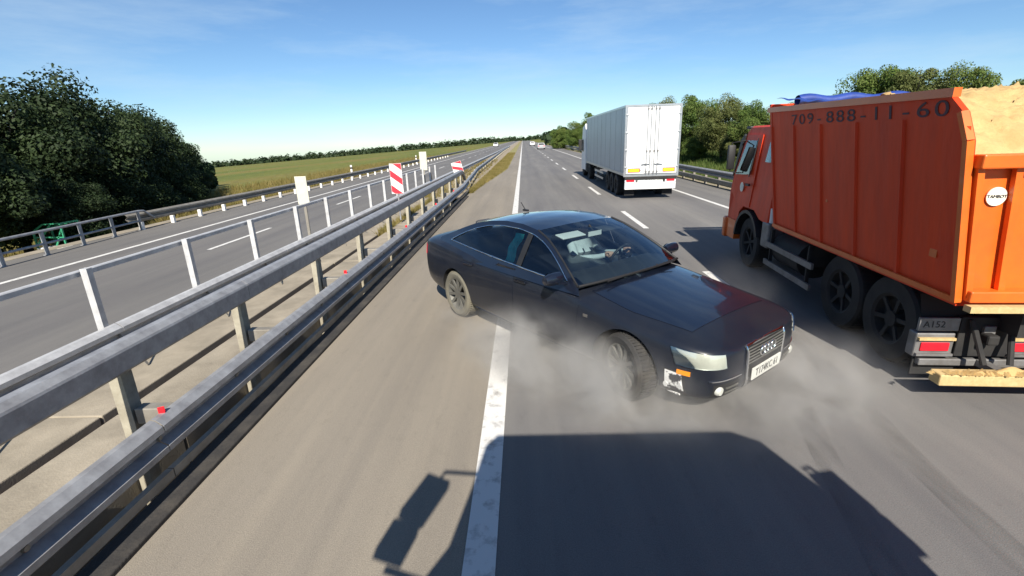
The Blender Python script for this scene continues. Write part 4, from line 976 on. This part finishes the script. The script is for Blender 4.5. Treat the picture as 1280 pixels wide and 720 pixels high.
# ================================================================== white box semi-trailer
M_TWHITE = mat('trailer_white', (0.80, 0.80, 0.80), 0.4, var=0.06, vscale=1.5)
M_TSIDE_SHADE = mat('trailer_side_shaded', (0.47, 0.51, 0.54), 0.4, col2=(0.38, 0.41, 0.44), vscale=0.6, detail=6)  # side of the white box, its shade put into a grey-blue base
M_YELLOW = mat('yellow_plate', (0.80, 0.52, 0.03), 0.4)
M_ALU = mat('aluminium', (0.55, 0.56, 0.57), 0.35, 0.8, var=0.2)
tr = thing('semi_truck', 'white box semi-trailer truck ahead in the right lane', 'truck', (3.95, 19.5, 0), R(90))
TW, TL, TZ0, TZ1 = 2.12, 11.6, .96, 3.55
b = MB(); b.box(.04, TL, -TW, 0, TZ0, TZ1, bev=.02); box_ = b.build('box', M_TSIDE_SHADE, tr)
for k in range(9):
    x = .7 + 1.28 * k; b = MB(); b.box(x, x + .012, .0, .004, TZ0 + .1, TZ1 - .08); b.build('panel_seam', M_GREYP, box_)
b = MB(); b.box(.05, TL - .03, -.02, .022, TZ0 - .02, TZ0 + .09); b.build('side_rail', M_ALU, box_)
b = MB(); b.box(.05, TL - .03, -.02, .018, TZ1 - .07, TZ1 + .01); b.build('side_rail', M_ALU, box_)
rf = MB()
for bx in ((-.012, .05, -TW - .008, -TW + .07, TZ0 - .06, TZ1 + .012), (-.012, .05, -.07, .008, TZ0 - .06, TZ1 + .012), (-.0125, .05, -TW + .07, -.07, TZ1 - .06, TZ1 + .0125), (-.0125, .05, -TW + .07, -.07, TZ0 - .06, TZ0 + .03)): rf.box(*bx)
rf.build('rear_frame', M_ALU, tr)
for i, (y0, y1) in enumerate(((-TW / 2 + .012, -.08), (-TW + .08, -TW / 2 - .012))):
    b = MB(); b.box(-.022, .03, y0, y1, TZ0 + .05, TZ1 - .075, bev=.008); d_ = b.build('rear_door', M_TWHITE, tr)
    for k in range(2):
        yy = y0 + .07 + .13 * k if i == 0 else y1 - .07 - .13 * k
        b = MB(); b.tube([(-.045, yy, TZ0 + .02), (-.045, yy, TZ1 - .03)], .016, 8); b.build('lock_rod', M_ALU, d_, smooth=40)
        for z in (TZ0 + .12, TZ0 + .9, TZ1 - .14): bb = MB(); bb.box(-.06, -.02, yy - .035, yy + .035, z - .03, z + .03); bb.build('rod_clamp', M_GREYP, d_)
        b = MB(); yh = yy - .03 if i else yy + .03; b.bar((-.06, yy, TZ0 + .42), (-.06, yy + (.2 if i == 0 else -.2), TZ0 + .40), .02, .03); b.build('rod_handle', M_ALU, d_)
    yh = y1 + .012 if i == 0 else y0 - .012
    for k in range(4): bb = MB(); z = TZ0 + .3 + .65 * k; bb.box(-.04, -.01, yh - .05, yh + .05, z - .03, z + .03, bev=.005); bb.build('hinge', M_ALU, d_)
    yc = y1 - .30 if i == 0 else y0 + .30
    b = MB(); b.box(-.029, -.02, yc - .24, yc + .24, TZ0 + .10, TZ0 + .26); pl = b.build('reflector_plate', M_SIGNR, d_)
    b = MB(); b.box(-.033, -.028, yc - .215, yc + .215, TZ0 + .125, TZ0 + .235); b.build('reflector_field', M_YELLOW, pl)
    if i == 0: text_mesh('lettering', 'SCHMITZ', .13, M_GREYP, d_, frame_matrix((-.026, y0 + .30, TZ0 + .62), (0, 0, 1), (0, 1, 0)))
    text_mesh('lettering', 'SKO' if i == 0 else '22', .15, M_GREYP, d_, frame_matrix((-.026, y0 + .36 if i == 0 else y1 - .32, TZ0 + .17), (0, -1, 0), (0, 0, 1)))
b = MB(); b.box(-.01, .2, -TW + .05, -.05, TZ0 - .18, TZ0 - .06, bev=.01); b.build('cross_member', M_FRAME, tr)
b = MB(); b.box(.02, .14, -TW + .06, -.06, .40, .66, bev=.015); b.build('bumper', M_TWHITE, tr)
for yc in (-.27, -TW + .27):
    b = MB(); b.box(.02, .12, yc - .21, yc + .21, .67, .86, bev=.012); lb = b.build('light_box', M_TWHITE, tr)
    b = MB(); b.box(.005, .021, yc - .16, yc + .16, .70, .83, bev=.006); b.build('tail_light', M_LRED, lb)
b = MB(); b.box(.03, .06, -TW / 2 - .50, -TW / 2 + .50, .67, .86, bev=.006); pl = b.build('plate_panel', M_PLATE, tr)
b = MB(); b.box(.024, .031, -TW / 2 - .26, -TW / 2 + .26, .71, .81); b.build('number_plate', M_SIGNW, pl)
text_mesh('lettering', 'AK 4721 61', .085, M_INK, pl, frame_matrix((.022, -TW / 2, .76), (0, -1, 0), (0, 0, 1)))
for yc in (-.3, -TW + .3): b = MB(); b.box(.3, .315, yc - .2, yc + .2, .14, .62); b.build('mud_flap', M_MUDF, tr)
for x in (1.9, 3.0, 4.1):
    for y_, s_ in ((-.22, 1), (-TW + .22, -1)): truck_wheel(tr, x, y_, .45, .34, s_)
for x0, x1 in ((5.2, 8.0),):
    for z in (.45, .72): b = MB(); b.bar((x0, -.03, z), (x1, -.03, z), .03, .10); b.build('side_guard', M_ALU, tr)
b = MB(); b.box(.3, TL - .3, -TW / 2 - .45, -TW / 2 + .45, .78, .95); b.build('chassis', M_FRAME, tr)
b = MB(); b.box(9.0, 9.15, -.45, -.30, .1, .9); b.box(8.95, 9.2, -.5, -.25, .02, .1); b.build('landing_leg', M_GREYP, tr)
cabp = [(TL + .75, .45), (TL + .75, 2.9), (TL + 1.0, 3.25), (TL + 2.3, 3.05), (TL + 2.75, 2.1), (TL + 2.85, 1.2), (TL + 2.85, .40)]
b = MB(); b.prism(cabp, -TW + .04, -.04, 'y'); tc_ = b.build('cab', M_TWHITE, tr, smooth=20)
b = MB(); b.box(TL + 1.8, TL + 2.5, -.039, -.03, 1.55, 2.3); b.build('side_window', M_TGLASS, tc_)
b = MB(); b.box(TL + 2.55, TL + 2.68, -.02, .20, 1.6, 2.3, bev=.03); b.build('door_mirror', M_BLACKP, tc_)
for x in (TL - .9, TL + 2.0):
    for y_, s_ in ((-.2, 1), (-TW + .2, -1)): truck_wheel(tr, x, y_, .48, .3, s_)
b = MB(); b.box(TL - 1.6, TL + 2.6, -TW / 2 - .42, -TW / 2 + .42, .60, .76); b.box(TL - .1, TL + 1.2, -.5, -.05, .35, .85, bev=.05); b.build('tractor_chassis', M_FRAME, tr)

# ================================================================== small cars far ahead
def far_car(label, loc, paint, rz, lights):
    t = thing('car', label, 'car', loc, rz)
    b = MB(); b.prism([(-2.1, .35), (-2.15, .75), (-1.9, .95), (-1.0, 1.0), (1.0, .95), (1.95, .78), (2.1, .55), (2.05, .32)], -.85, .85, 'y'); b.build('body', paint, t, smooth=30)
    b = MB(); v = [(-1.85, .95), (-1.5, 1.42), (-.1, 1.46), (.95, .95)]
    n = 4; b.v = [(x, -.80 + (.16 if z > 1 else 0), z) for x, z in v] + [(x, .80 - (.16 if z > 1 else 0), z) for x, z in v]; b.f = [(0, 1, 2, 3), (7, 6, 5, 4), (0, 1, 5, 4), (1, 2, 6, 5), (2, 3, 7, 6)]; cb = b.build('cabin', paint, t)
    b = MB(); b.add([(-1.83, -.66, 1.0), (-1.83, .66, 1.0), (-1.56, .56, 1.36), (-1.56, -.56, 1.36)], [(0, 1, 2, 3)]); b.build('rear_window', M_BLACKP, cb)
    b = MB(); b.add([(.90, -.66, 1.0), (.90, .66, 1.0), (.06, .56, 1.40), (.06, -.56, 1.40)], [(0, 1, 2, 3)]); w_ = b.build('windscreen', M_BLACKP, cb); w_.location = (.02, 0, .02)
    for s in (-1, 1):
        b = MB(); b.box(-2.17, -2.05, s * .62 - .15, s * .62 + .15, .72, .86); b.build('tail_light', M_LRED, t)
        b = MB(); b.box(1.98, 2.10, s * .6 - .17, s * .6 + .17, .58, .72); b.build('headlight', M_LENS, t)
        for x in (-1.3, 1.3): 
            b = MB(); b.lathe([(0, -.1), (.31, -.1), (.31, .1), (0, .1)], 20, 'y', (x, s * .76, .31)); b.build('wheel', M_TYRE, t)
    return t
far_car('small silver car far ahead, just left of the white trailer truck', (4.3, 118, 0), mat('silver_paint', (.55, .56, .57), .35, .4), R(90), 0)
far_car('tiny white car farthest ahead near the horizon', (3.5, 185, 0), M_TWHITE, R(92), 0)
far_car('pale car coming along the opposite carriageway', (-10.2, 190, 0), M_TWHITE, R(-90), 0)

# ================================================================== the truck that carries the camera: out of view, its shadow lies on the road
M_CABB = mat('cab_blue', (0.05, 0.08, 0.16), 0.4, coat=.4)
cb = thing('truck_cab', 'following truck whose cab and mirror shadow falls on the lane', 'truck', (0, 0, 0))
CX0, CX1, CF = -0.13, 2.22, -0.16
b = MB()
sec = [(-.62, .45), (-.62, 1.85), (-.46, 2.1), (-.35, 2.55), (-.27, 2.95), (-.17, 3.07), (1.84, 3.07), (2.02, 2.95), (2.19, 2.45), (2.38, 2.1), (2.42, .45)]
b.prism(sec, CF - 2.1, CF, 'y'); cshell = b.build('cab_shell', M_CABB, cb)
b = MB(); b.box(CX0 + .2, CX1 - .25, CF + .002, CF + .02, 1.6, 2.7, bev=.008); b.build('windscreen', M_BLACKP, cshell)
b = MB(); b.box(CX0 - .05, CX1 + .05, CF, CF + .12, .4, .85, bev=.03); b.build('bumper', M_BLACKP, cb)
for s_, xt_, xb_, x_in in ((-1, -.61, -.83, -.3), (1, 2.27, 2.35, 2.17)):
    b = MB(); xm = xt_ + (xb_ - xt_) * .62
    b.bar((xt_, CF - .17, 2.74), (xm, CF - .17, 2.43), .20, .09, (0, 1, 0)); b.bar((xm + (xb_ - xt_) * .1, CF - .17, 2.37), (xb_, CF - .17, 2.17), .20, .09, (0, 1, 0)); m_ = b.build('door_mirror', M_BLACKP, cb)
    b = MB(); b.tube([(x_in, CF - .2, 2.82), (xt_ - .04 * s_, CF - .17, 2.82), (xt_, CF - .17, 2.7)], .016, 6); b.tube([(xb_, CF - .17, 2.1), (x_in - .1 * s_ * -1, CF - .2, 2.0)], .02, 6); b.build('mirror_arm', M_BLACKP, m_)
for x in (CX0 + .2, CX1 - .2):
    b = MB(); b.lathe([(0, -.15), (.5, -.15), (.5, .15), (0, .15)], 28, 'x', (x, CF - 1.3, .5)); b.build('wheel', M_TYRE, cb)
b = MB(); b.box(CX0, CX1, CF - 7.5, CF - 2.3, 1.0, 3.0, bev=.03); b.build('cargo_box', M_CABB, cb)
# ================================================================== vegetation
M_BARK = mat('bark', (0.022, 0.018, 0.014), 0.9, var=0.4, vscale=8, bump=0.5)
M_LEAFSHADE = foliage_mat('shaded_leaves', (0.011, 0.021, 0.008), (0.024, 0.042, 0.015), (0.048, 0.074, 0.026), 0.5)  # shade of the left trees put into a near-black leaf colour
M_LEAFM = foliage_mat('shrub_leaves', (0.022, 0.045, 0.018), (0.04, 0.075, 0.03), (0.06, 0.09, 0.04), 0.8)
M_LEAFL = foliage_mat('light_leaves', (0.050, 0.095, 0.020), (0.095, 0.150, 0.030), (0.16, 0.19, 0.05), 0.45)
M_LEAFY = foliage_mat('olive_leaves', (0.065, 0.090, 0.022), (0.115, 0.135, 0.04), (0.17, 0.18, 0.06), 0.5)
M_WOODS = foliage_mat('distant_leaves', (0.018, 0.035, 0.014), (0.030, 0.052, 0.020), (0.045, 0.065, 0.028), 0.05)
def quads_mesh(name, C, N, S, m):
    """leaf quads: centres C, normals N, sizes S"""
    n = len(C); ref = nr.normal(size=(n, 3)); T = np.cross(N, ref); T /= np.linalg.norm(T, axis=1)[:, None] + 1e-9
    B = np.cross(N, T); T = T * (S * .5)[:, None]; B = B * (S * .8)[:, None]
    V = np.stack([C - B, C + T - B * .1, C + B, C - T - B * .1], 1).reshape(-1, 3)
    me = bpy.data.meshes.new(name); me.vertices.add(4 * n); me.vertices.foreach_set('co', V.ravel().astype(np.float32))
    me.loops.add(4 * n); me.loops.foreach_set('vertex_index', np.arange(4 * n, dtype=np.int32))
    me.polygons.add(n); me.polygons.foreach_set('loop_start', np.arange(0, 4 * n, 4, dtype=np.int32))
    me.update(calc_edges=True); me.materials.append(m); return me
def crown_points(nclump, nleaf, rx, rz, zc, low, spread):
    C = []; N = []
    for k in range(nclump):
        while True:
            p = nr.uniform(-1, 1, 3)
            r = np.linalg.norm(p)
            if .35 < r < 1: break
        p = p * (.75 + .25 * nr.random()); c = np.array([p[0] * rx, p[1] * rx, zc + p[2] * rz]); c[2] = max(low, c[2])
        R_ = spread * nr.uniform(.6, 1.35); d = nr.normal(size=(nleaf, 3)); d /= np.linalg.norm(d, axis=1)[:, None]
        rr = R_ * nr.uniform(.35, 1.12, nleaf) ** .6; q = c + d * rr[:, None] * np.array([1, 1, .8])
        C.append(q); nn = d + nr.normal(size=(nleaf, 3)) * .55 + np.array([0, 0, .25]); N.append(nn / np.linalg.norm(nn, axis=1)[:, None])
    return np.concatenate(C), np.concatenate(N)
def tree_meshes(m, n, bushy, leaf=.0125, clumps=64, per=560):
    out = []
    for k in range(n):
        C, N = crown_points(clumps, per, .34 if not bushy else .42, .36 if not bushy else .44, .62 if not bushy else .5, .14 if not bushy else .06, .115)
        cr_ = quads_mesh('crown', C, N, leaf * nr.uniform(.6, 1.4, len(C)), m)
        b = MB(); lean = nr.normal(0, .03, 2)
        b.tube([(0, 0, -.05), (lean[0] * .5, lean[1] * .5, .22), (lean[0], lean[1], .5), (lean[0] * 1.4, lean[1] * 1.4, .82)], [.026, .021, .014, .005], 7)
        for q in range(7):
            a = nr.uniform(0, 6.28); z0 = nr.uniform(.2, .6); L = nr.uniform(.12, .2)
            b.tube([(lean[0] * z0 * 2, lean[1] * z0 * 2, z0), (math.cos(a) * L * .5, math.sin(a) * L * .5, z0 + .1), (math.cos(a) * L, math.sin(a) * L, z0 + .22)], [.010, .007, .003], 5)
        t = b.build('trunk', M_BARK, None, smooth=50); tm = t.data; bpy.data.objects.remove(t); out.append((cr_, tm))
    return out
def place_tree(name, label, cat, variants, k, x, y, z_top, group, wide=1.0, base=None):
    base = hill(x, y) if base is None else base; h = z_top - base
    t = thing(name, label, cat, (x, y, base), nr.uniform(0, 6.28), group)
    cm, tm = variants[k % len(variants)]
    for nm, me in (('crown', cm), ('trunk', tm)):
        o = link_mesh(nm, me, t)
    t.scale = (h * wide, h * wide, h / .98)
    return t
ORD = ['first', 'second', 'third', 'fourth', 'fifth', 'sixth', 'seventh', 'eighth', 'ninth', 'tenth', 'eleventh', 'twelfth', 'thirteenth', 'fourteenth', 'fifteenth', 'sixteenth']
VD = tree_meshes(M_LEAFSHADE, 4, True); VM = tree_meshes(M_LEAFM, 1, True, .05); VL = tree_meshes(M_LEAFL, 4, True); VY = tree_meshes(M_LEAFY, 2, True)
left = [(-17.4, 16.2, 5.0, 1.0), (-18.6, 19.5, 5.7, 1.0), (-20.6, 23.6, 5.75, 1.05), (-22.4, 27.0, 5.5, 1.0), (-24.2, 30.5, 5.3, 1.05), (-26.2, 34.4, 4.9, 1.1), (-28.6, 39.0, 4.3, 1.1), (-30.9, 43.5, 3.5, 1.15), (-15.9, 12.6, 4.2, 1.0)]
left.sort(key=lambda q: q[0] / q[1])
for i, (x, y, zt, w) in enumerate(left):
    place_tree('tree', f'{ORD[i]} dark leafy tree counted from the left frame edge, behind the railing', 'tree', VD, i, x, y, zt, 'dark trees behind the bridge railing', w)
sh = [(-15.2, 15.5, 1.9), (-16.6, 19.0, 2.0), (-17.8, 22.5, 1.9), (-19.3, 26.0, 1.9), (-20.8, 29.5, 1.6), (-22.6, 33.0, 1.5)]
for i, (x, y, zt) in enumerate(sh):
    place_tree('bush', f'{ORD[i]} dark bush from the left at the foot of the dark trees', 'bush', VD, i + 1, x, y, zt, 'bushes at the foot of the dark trees', 1.3)
place_tree('bush', 'lighter grey-green bush at the right end of the dark trees', 'bush', VM, 0, -24.4, 37.0, 1.75, None, .95)
right = [(8.9, 118, 5.6, 1, 0), (10.6, 100, 5.6, 1, 0), (12.3, 88, 6.9, .85, 0), (13.2, 62, 6.0, 1, 0), (12.6, 50, 5.7, 1, 0), (12.6, 44, 5.5, .9, 1), (13.4, 39, 5.6, .95, 0), (13.6, 34.5, 4.9, .9, 1), (14.0, 31, 4.5, .9, 0), (15.5, 28.5, 4.1, .9, 0),
         (16.9, 26.6, 4.7, .95, 0), (16.6, 24, 5.6, .95, 0), (17.0, 22.3, 5.1, .9, 1), (17.6, 20.9, 4.85, .85, 0), (18.0, 19.6, 4.2, .9, 0), (18.3, 18.2, 3.8, .9, 0)]
for i, (x, y, zt, w, kd) in enumerate(right):
    place_tree('tree', f'{ORD[i]} {"olive" if kd else "green"} tree from the road\'s vanishing point along the right side', 'tree', VY if kd else VL, i, x, y, zt, 'trees along the right side', w)
for i, (x, y, zt, kd) in enumerate([(13.0, 37, 2.6, 0), (13.6, 31.5, 2.9, 1), (14.2, 27.5, 2.8, 0), (14.4, 24.5, 2.7, 0), (12.4, 43, 2.6, 1), (11.4, 55, 2.4, 0), (11.2, 70, 2.6, 0), (13.8, 22.0, 2.6, 0), (14.5, 19.0, 2.4, 1)]):
    place_tree('bush', f'{["low green", "bushy green", "dark olive", "round green", "wide green", "small far", "farthest", "tall green", "last olive"][i]} bush on the bank behind the right guardrail', 'bush', VY if kd else VL, i, x, y, zt, 'bushes on the right bank', 1.25)
# far wooded horizon: one mass
C = []; N = []
def woods(x0, y0, x1, y1, n, h0, h1, depth):
    for k in range(n):
        t = k / n; x = x0 + (x1 - x0) * t + nr.normal(0, 3); y = y0 + (y1 - y0) * t + nr.uniform(0, depth); h = (h0 + (h1 - h0) * t) * nr.uniform(.6, 1.15)
        g = hill(x, y); d = nr.normal(size=(34, 3)); d /= np.linalg.norm(d, axis=1)[:, None]; d[:, 2] = abs(d[:, 2])
        C.append(np.array([x, y, g]) + d * np.array([h * .55, h * .55, h]) * nr.uniform(.6, 1, (34, 1))); N.append(d)
woods(-420, 470, -40, 720, 420, 7, 9.5, 60); woods(-60, 700, 40, 720, 90, 7, 7, 60); woods(30, 560, 16, 170, 150, 7, 5, 10)
C = np.concatenate(C); N = np.concatenate(N)
me = quads_mesh('distant_woods', C, N, nr.uniform(1.2, 2.6, len(C)), M_WOODS); dw = link_mesh('distant_woods', me, None); tag(dw, 'low dark band of woods along the horizon beyond the meadow', 'woods', kind='stuff')
# grass: blades in tufts on the right bank, the median and the meadow edge
def grass(name, label, n, area, h, m):
    P = np.array([area() for _ in range(n)]); k = 5; P = np.repeat(P, k, 0) + nr.normal(0, .05, (n * k, 3)) * np.array([1, 1, 0])
    a = nr.uniform(0, 6.283, len(P)); L = nr.uniform(.5, 1.3, len(P)) * h; w = .012 + .02 * h; ln = nr.normal(0, .35, (len(P), 2)) * L[:, None]
    dx_, dy_ = np.cos(a) * w, np.sin(a) * w
    V = np.stack([P + np.stack([-dx_, -dy_, 0 * a - .02], 1), P + np.stack([dx_, dy_, 0 * a - .02], 1), P + np.stack([ln[:, 0], ln[:, 1], L], 1)], 1).reshape(-1, 3)
    me = bpy.data.meshes.new(name); nn = len(P); me.vertices.add(3 * nn); me.vertices.foreach_set('co', V.ravel().astype(np.float32)); me.loops.add(3 * nn); me.loops.foreach_set('vertex_index', np.arange(3 * nn, dtype=np.int32))
    me.polygons.add(nn); me.polygons.foreach_set('loop_start', np.arange(0, 3 * nn, 3, dtype=np.int32)); me.update(calc_edges=True); me.materials.append(m)
    tag(link_mesh(name, me, None), label, 'grass', kind='stuff')
M_GRASSG = foliage_mat('bank_grass', (0.045, 0.085, 0.018), (0.075, 0.12, 0.025), (0.13, 0.15, 0.04), 0.7)
M_GRASSY = foliage_mat('dry_grass', (0.12, 0.11, 0.03), (0.20, 0.165, 0.05), (0.28, 0.22, 0.09), 0.6)
def bank():
    y = 12 + 75 * nr.random() ** 1.6; x = 9.7 + 6 * nr.random(); return (x, y, hill(x, y))
grass('bank_grass', 'green grass on the bank behind the right guardrail', 9000, bank, .38, M_GRASSG)
def med():
    y = 24 + 70 * nr.random() ** 1.8; x = -2.7 + 1.25 * min(1, (y - 23) / 20) * nr.random() ** 1.4; return (x, y, .01)
grass('verge_grass', 'dry yellow grass beside the guardrail where the shoulder ends', 5000, med, .14, M_GRASSY)
def med2():
    y = 13 + 50 * nr.random() ** 1.5; x = -4.95 + 1.9 * nr.random(); return (x, y, .03 if y > 21.6 else .11)
grass('median_grass', 'weeds growing on the median past the slabs', 1500, lambda: (lambda p: p if p[1] > 21.6 else (-3.96 + nr.normal(0, .03), p[1], .02))(med2()), .22, M_GRASSY)
def mead():
    y = 18 + 80 * nr.random() ** 1.6; x = -13.7 - 9 * nr.random() ** 1.5; return (x, y, hill(x, y))
grass('meadow_grass', 'dry grass along the meadow edge behind the low guardrail', 7000, mead, .40, M_GRASSY)

# ================================================================== smoke of the sliding tyres
def smoke():
    b = MB(); b.box(-2.2, 3.6, 2.9, 8.0, .012, 1.3); o = b.build('tyre_smoke', None)
    m = bpy.data.materials.new('tyre_smoke'); m.use_nodes = True; n, l = m.node_tree.nodes, m.node_tree.links
    n.remove(n['Principled BSDF']); out = n['Material Output']
    pv = n.new('ShaderNodeVolumePrincipled'); pv.inputs['Color'].default_value = (.84, .82, .78, 1); pv.inputs['Anisotropy'].default_value = 0.1
    g = n.new('ShaderNodeTexCoord'); tot = None
    for (c, r, d, rz) in (((.25, 4.65, .14), (1.6, .72, .62), 2.6, R(-45)), ((1.0, 3.95, .12), (.95, .65, .55), 2.2, 0), ((2.3, 4.1, .16), (1.5, 1.0, .55), 1.25, R(15)), ((2.75, 6.0, .45), (.6, 1.5, .5), .14, R(-10)), ((-.95, 6.2, .10), (.45, .4, .3), .6, 0)):
        mp_ = n.new('ShaderNodeMapping'); mp_.vector_type = 'TEXTURE'; mp_.inputs['Location'].default_value = c; mp_.inputs['Scale'].default_value = r; mp_.inputs['Rotation'].default_value = (0, 0, rz)
        l.new(g.outputs['Object'], mp_.inputs[0])
        ln = n.new('ShaderNodeVectorMath'); ln.operation = 'LENGTH'; l.new(mp_.outputs[0], ln.inputs[0])
        mr = n.new('ShaderNodeMapRange'); mr.interpolation_type = 'SMOOTHERSTEP'; mr.inputs[1].default_value = 1.15; mr.inputs[2].default_value = 0.1; mr.inputs[3].default_value = 0; mr.inputs[4].default_value = d; l.new(ln.outputs['Value'], mr.inputs[0])
        if tot is None: tot = mr.outputs[0]
        else:
            ad = n.new('ShaderNodeMath'); ad.operation = 'ADD'; l.new(tot, ad.inputs[0]); l.new(mr.outputs[0], ad.inputs[1]); tot = ad.outputs[0]
    nz_ = n.new('ShaderNodeTexNoise'); nz_.inputs['Scale'].default_value = 2.3; nz_.inputs['Detail'].default_value = 4; nz_.inputs['Distortion'].default_value = .6; l.new(g.outputs['Object'], nz_.inputs['Vector'])
    m2 = n.new('ShaderNodeMapRange'); m2.inputs[1].default_value = .38; m2.inputs[2].default_value = .64; m2.inputs[3].default_value = .05; m2.inputs[4].default_value = 1.45; l.new(nz_.outputs[0], m2.inputs[0])
    mu = n.new('ShaderNodeMath'); mu.operation = 'MULTIPLY'; l.new(tot, mu.inputs[0]); l.new(m2.outputs[0], mu.inputs[1]); l.new(mu.outputs[0], pv.inputs['Density'])
    l.new(pv.outputs[0], out.inputs['Volume']); o.data.materials.append(m)
    m.cycles.volume_step_rate = 1.6
    tag(o, 'pale tyre smoke round the front wheel and door sills of the sliding sedan', 'smoke', kind='stuff')
smoke()
